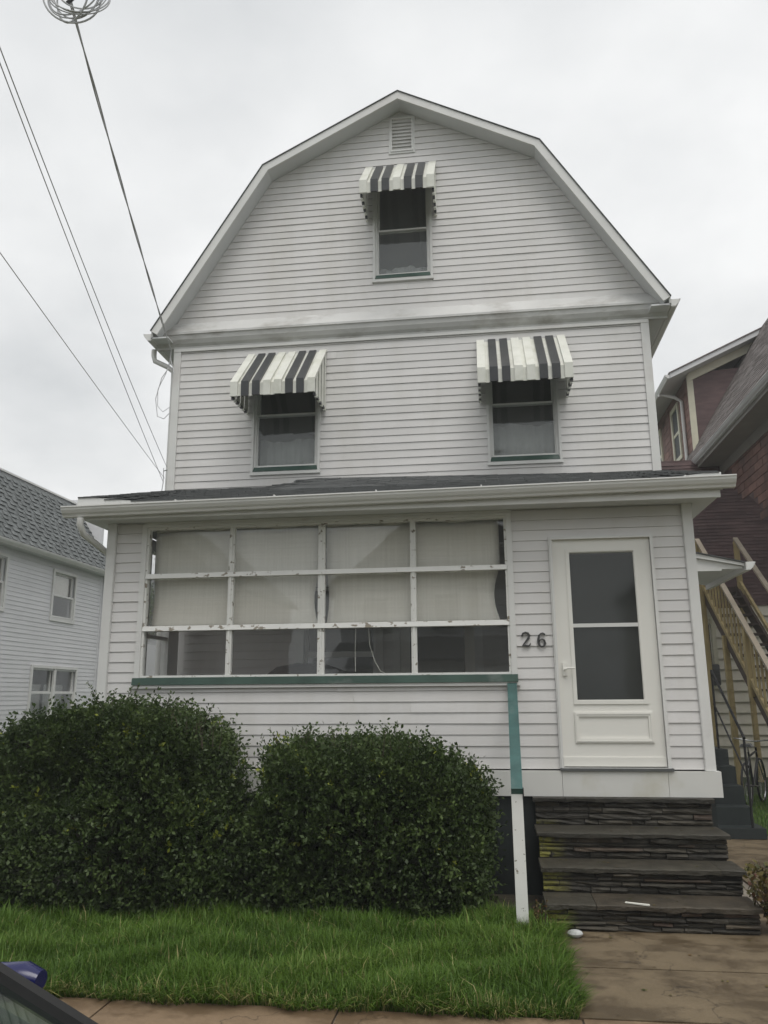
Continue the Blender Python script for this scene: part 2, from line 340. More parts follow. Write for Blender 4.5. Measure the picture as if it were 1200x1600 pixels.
ROW = .1016
def wallmap(kind, c):
    """maps (s, n, z): s along wall, n outward"""
    if kind == '-y': return lambda s, n, z: (s, c-n, z)
    if kind == '+x': return lambda s, n, z: (c+n, s, z)
    if kind == '-x': return lambda s, n, z: (c-n, s, z)
    if kind == '+y': return lambda s, n, z: (s, c+n, z)
def split(a, b, z0, z1, ops):
    seg = [(a, b)]
    for (o0, o1, q0, q1) in ops:
        ov = min(z1, q1)-max(z0, q0)
        if ov > .5*(z1-z0):
            ns = []
            for s0, s1 in seg:
                if o1 <= s0 or o0 >= s1: ns.append((s0, s1)); continue
                if o0 > s0: ns.append((s0, o0))
                if o1 < s1: ns.append((o1, s1))
            seg = ns
    return seg
def siding(parent, mp, z0, z1, ext, ops, m, pitch=ROW, lip=.013, top=.003, seam=3.7, z00=None):
    """one board object per course and gap between openings; ext(z) -> (s0, s1)"""
    z = z0; res = []
    while z < z1-.012:
        zt = min(z+pitch, z1); b = ext(z+.002); t = ext(zt); zu = zt-.004
        if b[1]-b[0] < .05: break
        for s0, s1 in split(b[0], b[1], z, zt, ops):
            cuts = [s0]
            if s1-s0 > seam:
                cuts.append(s0+(s1-s0)*random.uniform(.3, .7))
            cuts.append(s1)
            for c0, c1 in zip(cuts[:-1], cuts[1:]):
                t0 = t[0]+.0 if abs(c0-b[0]) < 1e-6 else c0; t1 = t[1] if abs(c1-b[1]) < 1e-6 else c1
                if t1-t0 < .004: t0 = t1 = (t0+t1)/2
                j = random.uniform(-.0012, .0012)
                mb = MB(); c0_, c1_ = c0+.001, c1-.001
                n = max(1, int((c1-c0)/.55)); ph = random.uniform(0, 6.28); vs = []
                for q in range(n+1):
                    f_ = q/n; sb_ = c0_+(c1_-c0_)*f_; st_ = t0+(t1-t0)*f_
                    wv = .0016*math.sin(sb_*2.3+ph)+.001*math.sin(sb_*5.1+2*ph); wz = .0011*math.sin(sb_*1.7+ph*1.3)
                    vs += [mp(sb_, .001, z+wz), mp(sb_, lip+j+wv, z+wz), mp(st_, top+.001+wv*.3, zu), mp(st_, .001, zu)]
                fs = [(3, 2, 1, 0), (n*4, n*4+1, n*4+2, n*4+3)]
                for q in range(n):
                    for e_ in range(4): fs.append((q*4+e_, q*4+(e_+1) % 4, q*4+4+(e_+1) % 4, q*4+4+e_))
                mb.add(vs, fs)
                res.append(mb.build('siding_board', m, parent))
        z = zt
    return res
def strips(mp, z0, z1, ext, ops, thick=.12, pitch=ROW):
    mb = MB(); z = z0
    while z < z1-1e-4:
        zt = min(z+pitch, z1); b = ext(z); t = ext(zt)
        for s0, s1 in split(b[0], b[1], z, zt, ops):
            t0 = t[0] if abs(s0-b[0]) < 1e-6 else s0; t1 = t[1] if abs(s1-b[1]) < 1e-6 else s1
            if t1 < t0: t0 = t1 = (t0+t1)/2
            mb.hexa([mp(s0, -thick, z), mp(s1, -thick, z), mp(s1, 0, z), mp(s0, 0, z), mp(t0, -thick, zt), mp(t1, -thick, zt), mp(t1, 0, zt), mp(t0, 0, zt)])
        z = zt
    return mb
def frame_mb(mp, s0, s1, z0, z1, w, n0, n1, wb=None, wt=None):
    """picture frame: outer s0..s1,z0..z1; bar width w; depth n0..n1"""
    wb = w if wb is None else wb; wt = w if wt is None else wt
    mb = MB()
    def bx(a, b, c, d_): mb.hexa([mp(a, n0, c), mp(b, n0, c), mp(b, n1, c), mp(a, n1, c), mp(a, n0, d_), mp(b, n0, d_), mp(b, n1, d_), mp(a, n1, d_)])
    bx(s0, s0+w, z0, z1); bx(s1-w, s1, z0, z1); bx(s0+w, s1-w, z0, z0+wb); bx(s0+w, s1-w, z1-wt, z1)
    return mb
def mbox(mp, s0, s1, n0, n1, z0, z1):
    return MB().hexa([mp(s0, n0, z0), mp(s1, n0, z0), mp(s1, n1, z0), mp(s0, n1, z0), mp(s0, n0, z1), mp(s1, n0, z1), mp(s1, n1, z1), mp(s0, n1, z1)])

# ================================================================== THE SETTING
def struct(o): o['kind'] = 'structure'; return o
ground = struct(MB().add([(-300, -200, GZ-.03), (300, -200, GZ-.03), (300, 400, GZ-.03), (-300, 400, GZ-.03)], [(0, 1, 2, 3)]).build('ground', 'lawnbase'))
street = struct(box('street', 'asphalt', None, -200, 200, -11.5, -5.10, GZ-.6, GZ-.145+.12-.125))
SW0, SW1 = -4.75, -2.865
sidewalk = struct(box('sidewalk', 'curb', None, -60, 60, SW0, SW1, GZ-.3, GZ-.028))
joints = [-4.13+1.345*k for k in range(-5, 7)]
for a, b in zip(joints[:-1], joints[1:]):
    o = MB()
    j = random.uniform(-.004, .004)
    o.hexa([(a+.006, SW0, GZ-.1), (b-.006, SW0, GZ-.1), (b-.006, SW1, GZ-.1), (a+.006, SW1, GZ-.1), (a+.006, SW0, GZ-.012+j), (b-.006, SW0, GZ-.012+j), (b-.006, SW1, GZ-.006+j), (a+.006, SW1, GZ-.006+j)])
    o.build('slab', 'sidewalk', sidewalk)
kerb = struct(box('kerb', 'curb', None, -60, 60, -5.10, SW0-.004, GZ-.5, GZ-.02))
lawn = struct(MB().box(-9.5, -1.46, SW1+.003, .3, GZ-.25, GZ-.022).build('lawn_soil', 'soil'))
walk = struct(MB().box(-1.455, 1.75, SW1+.004, 1.4, GZ-.25, GZ-.020).build('front_walk', 'curb'))
for (a, b, c, d_) in ((-1.452, .42, SW1+.006, -2.02), (-1.452, .42, -2.008, -.3), (.43, 1.72, SW1+.006, -1.4), (.43, 1.72, -1.39, 1.35)):
    box('slab', 'walk', walk, a, b, c, d_, GZ-.1, GZ+random.uniform(-.001, .004))
path = struct(MB().box(.12, 1.45, 1.36, 3.4, GZ-.25, GZ-.006).build('side_path', 'walk'))

# ================================================================== THE HOUSE
house = thing('house', 'white two-storey house with gambrel gable, enclosed front porch and number 26', 'house', (-2.87, 0, GZ))
PL, PR = -5.70, 0.0                 # porch siding ends
ML, MR_, D = -6.03, .29, 1.99       # main block
WIN = (-5.42, -1.615, .77, 2.42)    # porch window
DOOR = (-1.27, -.287, 0, 2.16)
pm = wallmap('-y', 0.0)
pops = [(WIN[0], WIN[1], WIN[2], WIN[3]+.4), (DOOR[0], DOOR[1], -.1, DOOR[3])]
pw = strips(pm, 0, 2.46, lambda z: (PL-.08, PR+.08), [(WIN[0]+.05, WIN[1]-.05, WIN[2]+.05, WIN[3]-.03), (DOOR[0]+.05, DOOR[1]-.05, -.1, DOOR[3]-.05)], .10).build('porch_wall', 'siding', house)
siding(pw, pm, 0, 2.46, lambda z: (PL, PR), pops, 'siding')
for nm, a, b in (('corner_post', PL-.10, PL), ('corner_post', PR, PR+.096)):
    MB().box(a, b, -.032, .10, -.012, 2.46).build(nm, 'trim', house)
    box('corner_post', 'trim', house, a+.03 if a < -3 else a+.006, b-.006 if a < -3 else b-.03, -.038, -.033, -.010, 2.45)
# base panels and dark foundation skirt
for a, b in ((-5.84, -4.42), (-4.417, -2.72), (-2.717, -1.26), (-1.257, -.33), (-.327, .128)):
    y = -.055-random.uniform(0, .006)
    MB().box(a, b, y, .05, -.232, -.014).build('base_panel', 'baseboard', house)
box('foundation', 'dark', house, -5.76, .07, -.01, .12, GZ-.2, -.225)
box('foundation', 'dark', house, -5.95, .24, 2.02, 9.7, GZ-.2, -.1)
box('door_sill', 'acunit', house, DOOR[0]+.0, DOOR[1]+.012, -.075, .05, -.012, .012)
# porch side walls, floor, ceiling
psw = strips(wallmap('-x', PL-.08), -.2, 2.46, lambda z: (.102, D-.13), [(.35, 1.55, .86, 2.35)], .06).build('side_wall', 'siding', house)
swn = frame_mb(wallmap('-x', PL-.08), .33, 1.57, .84, 2.37, .05, -.07, .02).build('window', 'trim', house)
mbox(wallmap('-x', PL-.08), .90, .96, -.05, .0, .89, 2.32).build('mullion', 'trim', swn)
mbox(wallmap('-x', PL-.08), .38, 1.52, -.05, .0, 1.33, 1.37).build('glazing_rail', 'trim', swn)
mbox(wallmap('-x', PL-.08), .38, 1.52, -.03, -.026, .89, 2.32).build('pane', 'glass', swn)
box('side_wall', 'siding', house, PR+.03, PR+.09, .102, D-.13, -.2, 2.46)
z = 0
while z < 2.44:
    MB().hexa([(PR+.091, .105, z), (PR+.108, .105, z), (PR+.108, D-.02, z), (PR+.091, D-.02, z), (PR+.091, .105, z+.098), (PR+.094, .105, z+.098), (PR+.094, D-.02, z+.098), (PR+.091, D-.02, z+.098)]).build('siding_board', 'siding', house)
    z += ROW
box('porch_floor', 'room', house, PL-.02, PR+.03, .101, D-.13, -.18, -.1)
box('porch_ceiling', 'room', house, PL-.02, PR+.03, .101, D-.13, 2.47, 2.5)

# ---- porch window: 4 x 3 panes
pwin = frame_mb(pm, WIN[0], WIN[1], WIN[2]+.0, WIN[3], .055, -.06, .03, wb=.03, wt=.03).build('porch_window', 'trim', house)
frame_mb(pm, WIN[0]+.055, WIN[1]-.055, WIN[2]+.085, WIN[3]-.03, .022, -.055, .012).build('inner_frame', 'peel2', pwin)
gx0, gx1, gz0, gz1 = WIN[0]+.077, WIN[1]-.077, WIN[2]+.107, WIN[3]-.052
MX = [-4.455, -3.517, -2.593]; HZ = [1.345, 1.882]
for x in MX:
    for a, b in zip([gz0-.02]+[q+.024 for q in HZ], [q-.024 for q in HZ]+[gz1+.02]):
        wd = .027 if x != -3.517 else .034
        MB().hexa([(x-wd, -.004, a), (x+wd, -.004, a), (x+wd, .05, a), (x-wd, .05, a), (x-wd, -.004, b), (x+wd, -.004, b), (x+wd, .05, b), (x-wd, .05, b)]).build('mullion', 'peel2', pwin)
        box('mullion', 'peel2', pwin, x-.009, x+.009, -.016, -.0045, a, b)
for q in HZ:
    MB().hexa([(gx0-.02, -.026, q-.026), (gx1+.02, -.026, q-.026), (gx1+.02, .05, q-.026), (gx0-.02, .05, q-.026), (gx0-.02, -.014, q+.022), (gx1+.02, -.014, q+.022), (gx1+.02, .05, q+.030), (gx0-.02, .05, q+.030)]).build('glazing_rail', 'peel2', pwin)
xs = [gx0]+MX+[gx1]; zs = [gz0]+HZ+[gz1]
for i in range(4):
    for k in range(3):
        tl = random.uniform(-.003, .003); tl2 = random.uniform(-.003, .003)
        MB().hexa([(xs[i], .020, zs[k]), (xs[i+1], .020+tl, zs[k]), (xs[i+1], .024+tl, zs[k]), (xs[i], .024, zs[k]), (xs[i], .020+tl2, zs[k+1]), (xs[i+1], .020+tl+tl2, zs[k+1]), (xs[i+1], .024+tl+tl2, zs[k+1]), (xs[i], .024+tl2, zs[k+1])]).build('pane', 'glass', pwin)
MB().hexa([(WIN[0]-.005, -.06, .785), (WIN[1]+.0, -.06, .785), (WIN[1]+.0, .03, .785), (WIN[0]-.005, .03, .785), (WIN[0]-.005, -.05, .853), (WIN[1], -.05, .853), (WIN[1], .03, .862), (WIN[0]-.005, .03, .862)]).build('sill', 'green', pwin)
box('sill_trim', 'trim', pwin, WIN[0]-.03, WIN[1]+.02, -.045, -.02, .752, .782)

# ---- front door (storm door)
dr = box('door', 'doorwhite', house, -1.238, -.320, .012, .03, .02, 2.135)
frame_mb(pm, DOOR[0], DOOR[1], .012, DOOR[3]+.0, .030, -.06, .042, wb=.002).build('door_frame', 'trim', dr)
frame_mb(pm, DOOR[0]+.012, DOOR[1]-.012, .012, DOOR[3]-.012, .020, .042, .052, wb=.002).build('door_frame', 'trim', dr)
frame_mb(pm, -1.236, -.322, .03, 2.13, .158, -.011, .012, wb=.585, wt=.132).build('door_stile', 'doorwhite', dr)
frame_mb(pm, -1.112, -.440, .575, 2.040, .034, .012, .022, wb=.034).build('glass_frame', 'doorwhite', dr)
box('pane', 'screenglass', dr, -1.078, -.480, -.004, 0, .615, 1.99)
dr.data.polygons  # solid slab behind the lower panel only
box('mid_rail', 'metalw', dr, -1.078, -.476, -.016, -.005, 1.283, 1.318)
frame_mb(pm, -1.115, -.415, .232, .505, .040, .012, .026).build('panel_moulding', 'doorwhite', dr)
frame_mb(pm, -1.105, -.425, .242, .495, .012, .026, .031).build('panel_moulding', 'doorwhite', dr)
box('kick_plate', 'doorwhite', dr, -1.234, -.324, -.022, -.0125, .025, .105)
hd = box('handle', 'doorwhite', dr, -1.198, -1.160, -.03, -.0125, .835, .955)
MB().tube([(-1.18, -.03, .895), (-1.18, -.06, .895), (-1.15, -.068, .905), (-1.09, -.066, .905)], .010, 8).build('handle_lever', 'doorwhite', hd)

# ---- house number
def stroke(pts, wd, x0, z0, h, y0, y1):
    mb = MB(); n = len(pts); P2 = [Vector((p[0], p[1])) for p in pts]; L = []; Rr = []
    for i in range(n):
        t = (P2[min(i+1, n-1)]-P2[max(i-1, 0)]).normalized(); nn = Vector((-t.y, t.x))
        L.append(P2[i]+nn*wd[i]/2); Rr.append(P2[i]-nn*wd[i]/2)
    for i in range(n-1):
        q = [L[i], L[i+1], Rr[i+1], Rr[i]]
        q = [(x0+p.x*h, z0+p.y*h) for p in q]
        mb.add([(a, y0, b) for a, b in q]+[(a, y1, b) for a, b in q], [(0, 1, 2, 3), (4, 7, 6, 5), (0, 4, 5, 1), (2, 6, 7, 3), (1, 5, 6, 2), (3, 7, 4, 0)])
    return mb
two = [(.06, .70), (.04, .78), (.10, .92), (.26, .98), (.44, .92), (.52, .76), (.46, .58), (.30, .38), (.12, .18), (.03, .07), (.2, .09), (.36, .05), (.48, .06), (.56, .16), (.58, .26)]
w2 = [.16, .13, .10, .10, .14, .17, .16, .12, .08, .08, .12, .14, .12, .08, .04]
six = [(.52, .82), (.50, .90), (.40, .97), (.28, .96), (.14, .80), (.08, .58), (.08, .36), (.14, .14), (.28, .03), (.44, .10), (.52, .28), (.47, .48), (.32, .57), (.17, .48), (.12, .36)]
w6 = [.12, .11, .09, .08, .13, .16, .17, .14, .09, .12, .16, .13, .08, .07, .06]
for pts, wd, x, zb in ((two, w2, -1.565, 1.108), (six, w6, -1.42, 1.100)):
    a = stroke(pts, wd, x, zb, .138, -.032, -.020)
    o = a.build('house_number', 'digit', house)
# ---- porch eave: roof, fascia, soffit, gutter
EY = -.36
def eavez(x):
    t = min(1, max(0, min(x+5.95, .28-x)/.75)); t = t*t*(3-2*t); return 2.655-.062*t
def roofz(y, x=-9): e = eavez(x); return e+(y-EY)*(3.325-e)/(D-EY)
proof = MB()
xa, xb = -5.975, .30
nX = 44
def bumpz(x):
    if x < -4.65: return 0.0
    if x < -4.0: t = (x+4.65)/.65; return .098*t*t*(3-2*t)
    return .098*max(0, (.2-x)/4.2)
vs = []; fs = []
xsr = [xa+(xb-xa)*i/nX for i in range(nX+1)]
for x in xsr:
    for y in (EY, .6, 1.5, D-.004):
        zt = roofz(y, x)+(bumpz(x)*max(0, (y-.6)/(D-.6))**2)
        vs += [(x, y, zt-.05), (x, y, zt)]
for i in range(nX):
    for j in range(3):
        a = i*8+j*2; b = (i+1)*8+j*2
        fs += [(a+1, b+1, b+3, a+3), (a, a+2, b+2, b)]
    a = i*8; b = (i+1)*8; fs += [(a, b, b+1, a+1)]
for i in (0, nX):
    a = i*8; fs += [(a, a+1, a+3, a+2), (a+2, a+3, a+5, a+4), (a+4, a+5, a+7, a+6)]
proof.add(vs, fs); pro = proof.build('porch_roof', 'shingle2', house)
# shingle courses laid on the porch roof
sh = MB(); y = EY-.02; c = 0
while y < D-.12:
    x = xa+.0+(.14 if c % 2 else 0)*-1
    while x < xb:
        x0_, x1_ = max(x, xa-.012), min(x+random.uniform(.27, .30), xb+.012)
        if x1_-x0_ > .05:
            h0 = .010+random.uniform(0, .006); ye = y+.17; xm = (x0_+x1_)/2
            def zr(yy, dz): return roofz(max(yy, EY), xm)+(max(0, (yy-.6)/(D-.6))**2)*bumpz(xm)+dz-(EY-yy if yy < EY else 0)*.28
            sh.hexa([(x0_, y, zr(y, .001)), (x1_-.004, y, zr(y, .001)), (x1_-.004, ye, zr(ye, .001)), (x0_, ye, zr(ye, .001)), (x0_, y, zr(y, h0)), (x1_-.004, y, zr(y, h0)), (x1_-.004, ye, zr(ye, .003)), (x0_, ye, zr(ye, .003))])
        x += .285
    y += .135; c += 1
tag(sh.build('shingles', 'shingle2', pro), 'weathered charcoal shingle courses', kind='stuff')
mb = MB()
for i in range(nX):
    a, b = xsr[i], xsr[i+1]; za, zb_ = eavez(a)-.002, eavez(b)-.002
    mb.hexa([(a, EY-.012, 2.535), (b, EY-.012, 2.535), (b, EY-.001, 2.535), (a, EY-.001, 2.535), (a, EY-.012, za), (b, EY-.012, zb_), (b, EY-.001, zb_), (a, EY-.001, za)])
mb.build('drip_edge', 'metalw', house)
for xq in (-5.69, -.02):
    box('drip_edge_joint', 'metalw', house, xq, xq+.008, EY-.016, EY-.0125, 2.555, eavez(xq)-.004)
# raking side fascias of the porch roof
for xq in (xa-.004, xb-.012):
    MB().hexa([(xq, EY, roofz(EY)-.17), (xq+.016, EY, roofz(EY)-.17), (xq+.016, D-.02, roofz(D)-.17), (xq, D-.02, roofz(D)-.17), (xq, EY, roofz(EY)-.052), (xq+.016, EY, roofz(EY)-.052), (xq+.016, D-.02, roofz(D)-.052), (xq, D-.02, roofz(D)-.052)]).build('rake_board', 'trim', house)
box('fascia', 'trim', house, xa+.02, xb-.02, EY+.001, EY+.02, 2.42, 2.54)
box('soffit', 'soffit', house, xa+.012, xb-.014, EY+.021, -.034, 2.445, 2.46)
box('soffit', 'soffit', house, PR+.11, xb-.014, -.033, D-.02, 2.445, 2.46)
box('soffit', 'soffit', house, xa+.014, PL-.101, -.033, D-.02, 2.445, 2.46)
box('frieze_board', 'trim', house, WIN[0]+.02, WIN[1]-.0, -.030, -.001, WIN[3]+.002, 2.444)
def gutter(name, parent, path_fn, L0, L1):
    """K-profile gutter swept along s; path_fn(s, out, z)"""
    prof = [(0, .10), (0, 0), (.055, 0), (.065, .018), (.085, .035), (.105, .065), (.108, .085), (.118, .088), (.118, .100), (.108, .102), (.104, .088), (.098, .066), (.078, .040), (.055, .010), (.008, .010), (.008, .10)]
    mb = MB(); n = len(prof)
    vs = [path_fn(L0, a, b) for a, b in prof]+[path_fn(L1, a, b) for a, b in prof]
    mb.add(vs, [(i, (i+1) % n, n+(i+1) % n, n+i) for i in range(n)])
    for L in (L0, L1):   # end caps
        e = .004 if L == L0 else -.004
        q = [path_fn(L+e, a, b) for a, b in prof[:10]]
        mb.add(q, [tuple(range(10))])
    return mb.build(name, 'metalw', parent)
gz = lambda x: 2.44+(x+6.09)*(.055/6.49)
gutter('gutter', house, lambda s, a, b: (s, EY-.014-a, gz(s)+b*1.02), -6.09, .40)
for xq in (-4.9, -3.9, -2.9, -1.9, -.9, -.05):
    box('gutter_hanger', 'metalw', house, xq, xq+.012, EY-.125, EY-.0165, gz(xq)+.106, gz(xq)+.118)
# porch downspout elbow, left
MB().tube([(-5.905, -.42, 2.43), (-5.905, -.42, 2.36), (-5.90, -.35, 2.28), (-5.86, -.08, 2.20), (-5.835, .22, 2.12), (-5.83, .3, 2.02), (-5.83, .32, 1.9), (-5.83, .32, -.9)], .034, 10).build('downspout', 'metalw', house)

# ---- main block: second storey and gable
mm = wallmap('-y', D)
SZ0 = 5.27-19*ROW-1*ROW       # course lines of the upper wall (h-space), first course foot
W1 = (-4.895, -3.971, 3.505, 5.10); W2 = (-1.805, -.884, 3.505, 5.10); W3 = (-3.264, -2.446, 6.150, 7.72)
VT = (-3.03, -2.66, 8.10, 8.70)
CX = -2.87
def ext2(z): return (ML+.10, MR_-.10)
uw = strips(mm, SZ0, 5.75, lambda z: (ML, MR_), [tuple(q) for q in ((W1[0]+.05, W1[1]-.05, W1[2]+.06, W1[3]-.05), (W2[0]+.05, W2[1]-.05, W2[2]+.06, W2[3]-.05))]).build('upper_wall', 'siding', house)
siding(uw, mm, SZ0, 5.42, ext2, [W1, W2], 'siding')
for a, b in ((ML, ML+.10), (MR_-.10, MR_)):
    box('corner_post', 'trim', house, a, b, D-.03, D+.08, SZ0-.2, 5.42)
# gable
HE, HB, ZE, ZB, ZR = 3.41, 1.915, 5.505, 7.915, 8.905
def off_profile(d_):
    """gambrel profile moved inward by d_: returns eave half-width at z, function of z"""
    a1 = math.atan2(ZB-ZE, HE-HB); a2 = math.atan2(ZR-ZB, HB)
    def half(z):
        h1 = HE-(z-ZE)/math.tan(a1)-d_/math.sin(a1)
        h2 = (ZR-d_/math.cos(a2)-z)/math.tan(a2)
        return max(0, min(h1, h2))
    return half
hin = off_profile(.10)
def gext(z): h = hin(z); h = min(h, 3.15); return (CX-h, CX+h)
GZ0 = 5.70
gw = strips(mm, 5.75, 8.80, lambda z: gext(z), [(W3[0]+.05, W3[1]-.05, W3[2]+.06, W3[3]-.05)]).build('gable_wall', 'siding', house)
siding(gw, mm, GZ0, 8.76, gext, [W3, VT], 'siding')
# cornice between gable and wall
mb = MB()
prof = [(-.02, 5.335), (.03, 5.335), (.035, 5.36), (.07, 5.39), (.10, 5.44), (.112, 5.50), (.130, 5.505), (.130, 5.535), (.028, 5.705), (-.02, 5.705)]
mb.prism(prof, ML-.24, MR_+.24, lambda p, q, a: (a, D-p, q)); mb.build('cornice', 'cornice', house)
box('frieze_board', 'trim', house, ML+.0, MR_-.0, D-.036, D-.019, 5.29, 5.333)
# gambrel roof: 4 slopes with thickness; overhang front
RY0, RY1 = 1.69, 10.2
prof_out = [(-HE, ZE), (-HB, ZB), (0, ZR), (HB, ZB), (HE, ZE)]
def offpt(i, d_):
    p = prof_out
    def nrm(a, b): t = Vector((b[0]-a[0], b[1]-a[1])).normalized(); return Vector((t.y, -t.x))
    if i == 0: n = nrm(p[0], p[1]); return Vector(p[0])+n*d_
    if i == 4: n = nrm(p[3], p[4]); return Vector(p[4])+n*d_
    n0, n1 = nrm(p[i-1], p[i]), nrm(p[i], p[i+1]); b = (n0+n1).normalized(); return Vector(p[i])+b*(d_/b.dot(n0))
def slab_between(d0, d1, y0, y1, name, m, parent, per_seg=False):
    A = [offpt(i, d0) for i in range(5)]; B = [offpt(i, d1) for i in range(5)]; o = []
    if per_seg:
        for i in range(4):
            q = [A[i], A[i+1], B[i+1], B[i]]
            o.append(MB().hexa([(CX+p.x, y0, p.y) for p in q]+[(CX+p.x, y1, p.y) for p in q]).build(name, m, parent))
        return o
    mb = MB(); poly = [(p.x, p.y) for p in A]+[(p.x, p.y) for p in reversed(B)]
    for i in range(4):
        q = [A[i], A[i+1], B[i+1], B[i]]
        mb.hexa([(CX+p.x, y0, p.y) for p in q]+[(CX+p.x, y1, p.y) for p in q])
    return mb.build(name, m, parent)
slab_between(.022, .10, RY0+.03, RY1, 'roof', 'soffit', house)
slab_between(.010, .021, RY0-.014, RY1, 'roof_shingles', 'shingle2', house)
slab_between(.022, .125, RY0, RY0+.028, 'rake_board', 'trim', house, True)
# eaves along both sides: soffit, fascia, gutter, return ends
for sgn in (-1, 1):
    wx = CX+sgn*3.16; ex = CX+sgn*(HE-.01)
    lo, hi = sorted((wx, ex))
    MB().hexa([(lo, RY0+.04, 5.40), (hi, RY0+.04, 5.40), (hi, RY1, 5.40), (lo, RY1, 5.40), (lo, RY0+.04, 5.42), (hi, RY0+.04, 5.42), (hi, RY1, 5.42), (lo, RY1, 5.42)]).build('soffit', 'soffit', house)
    a, b = sorted((ex-sgn*.02, ex)); box('fascia', 'trim', house, a, b, RY0+.04, RY1, 5.395, 5.50)
    gutter('gutter', house, lambda s, p, q, ex=ex, sgn=sgn: (ex+sgn*(.004+p), s, 5.385+q), RY0+.06, RY1)
MB().tube([(-6.36, 2.05, 5.385), (-6.36, 2.05, 5.30), (-6.34, 2.05, 5.22), (-6.16, 2.08, 5.13), (-6.08, 2.1, 5.06), (-6.075, 2.1, 4.9), (-6.075, 2.1, -.9)], .036, 10).build('downspout', 'metalw', house)
# side and rear walls of the main block
box('side_wall', 'siding', house, ML+.001, ML+.12, D+.125, 9.9, GZ, 5.42)
sw = box('side_wall', 'siding', house, MR_-.12, MR_-.001, D+.125, 9.9, GZ, 5.42)
sxm = wallmap('+x', MR_-.001)
siding(sw, sxm, -.2, 5.4, lambda z: (D+.085, 6.4), [], 'siding', seam=99)
box('rear_wall', 'siding', house, ML, MR_, 9.9, 10, GZ, 8.0)
box('floor', 'room', house, ML+.13, MR_-.13, D+.13, 9.8, 2.85, 3.0)
box('floor', 'room', house, ML+.13, MR_-.13, D+.13, 9.8, 5.45, 5.6)
box('inner_wall', 'room', house, ML+.13, MR_-.13, 5.2, 5.3, -.1, 5.45)
box('inner_wall', 'room', house, CX-1.9, CX+1.9, 5.2, 5.3, 5.6, 7.9)
# wall inside the porch
IW = (-4.15, -3.25, .35, 2.0)
inner = strips(wallmap('-y', D+.001), -.1, 2.52, lambda z: (ML+.12, MR_-.12), [(IW[0], IW[1], IW[2], IW[3]), (-2.95, -2.05, -.2, 2.05)]).build('porch_back_wall', 'siding', house)
siding(inner, mm, 0, 2.46, lambda z: (PL, PR), [(IW[0]-.09, IW[1]+.09, IW[2]-.09, IW[3]+.09), (-3.05, -1.95, -.2, 2.15)], 'siding', seam=99)

# ---- double-hung windows with green sills
def dh_window(W, mid, name, mp, lab=None):
    s0, s1, z0, z1 = W
    o = frame_mb(mp, s0, s1, z0, z1, .032, -.02, .036, wb=.022).build(name, 'trim', house)
    frame_mb(mp, s0+.032, s1-.032, z0+.022, z1-.032, .030, -.07, .010, wb=.075).build('jamb', 'trim', o)
    a, b, c, d_ = s0+.062, s1-.062, z0+.097, z1-.062
    frame_mb(mp, a, b, c, mid+.016, .018, -.055, -.018, wb=.020, wt=.022).build('lower_sash', 'metalw', o)
    frame_mb(mp, a, b, mid-.012, d_, .026, -.088, -.058, wb=.03).build('upper_sash', 'metalw', o)
    mbox(mp, a+.018, b-.018, -.040, -.036, c+.02, mid-.006).build('pane', 'upglass', o)
    mbox(mp, a+.026, b-.026, -.076, -.072, mid+.018, d_-.026).build('pane', 'upglass', o)
    MB().hexa([mp(s0+.03, -.02, z0+.024), mp(s1-.03, -.02, z0+.024), mp(s1-.03, .042, z0+.024), mp(s0+.03, .042, z0+.024), mp(s0+.045, -.02, z0+.092), mp(s1-.045, -.02, z0+.092), mp(s1-.045, .014, z0+.088), mp(s0+.045, .014, z0+.088)]).build('sill', 'green', o)
    mbox(mp, s0-.008, s1+.008, -.01, .040, z0-.022, z0-.001).build('sill_trim', 'trim', o)
    return o
dh_window(W1, 4.315, 'window', mm); dh_window(W2, 4.30, 'window', mm); dh_window(W3, 6.92, 'window', mm)
# window seen through the porch
iw = frame_mb(mm, IW[0]-.09, IW[1]+.09, IW[2]-.09, IW[3]+.09, .09, -.02, .03).build('window', 'trim', house)
frame_mb(mm, IW[0], IW[1], IW[2], 1.17, .04, -.06, -.03).build('lower_sash', 'trim', iw)
frame_mb(mm, IW[0], IW[1], 1.16, IW[3], .04, -.09, -.062).build('upper_sash', 'trim', iw)
mbox(mm, IW[0]+.03, IW[1]-.03, -.048, -.044, IW[2]+.03, 1.14).build('pane', 'glass', iw)
mbox(mm, IW[0]+.03, IW[1]-.03, -.078, -.074, 1.19, IW[3]-.03).build('pane', 'glass', iw)
idr = box('inner_door', 'room', house, -2.95, -2.05, D+.02, D+.06, -.1, 2.05)
frame_mb(mm, -3.05, -1.95, -.1, 2.15, .10, -.02, .03, wb=.02).build('door_frame', 'trim', idr)
frame_mb(mm, -2.95, -2.05, -.1, 2.05, .12, -.018, .0, wb=.7).build('door_stile', 'doorwhite', idr)

# ---- gable vent
vt = frame_mb(mm, VT[0], VT[1], VT[2], VT[3], .028, -.02, .022).build('gable_vent', 'trim', house)
frame_mb(mm, VT[0]+.028, VT[1]-.028, VT[2]+.028, VT[3]-.028, .020, -.02, .034).build('vent_frame', 'trim', vt)
mbox(mm, VT[0]+.03, VT[1]-.03, -.04, -.035, VT[2]+.03, VT[3]-.03).build('vent_back', 'dark', vt)
nl = 9; zz0 = VT[2]+.05; dz = (VT[3]-VT[2]-.10)/nl
for k in range(nl):
    z = zz0+k*dz
    MB().hexa([(VT[0]+.049, D-.024, z), (VT[1]-.049, D-.024, z), (VT[1]-.049, D-.018, z), (VT[0]+.049, D-.018, z), (VT[0]+.049, D+.018, z+dz*.8), (VT[1]-.049, D+.018, z+dz*.8), (VT[1]-.049, D+.026, z+dz*.8), (VT[0]+.049, D+.026, z+dz*.8)]).build('louver', 'trim', vt)

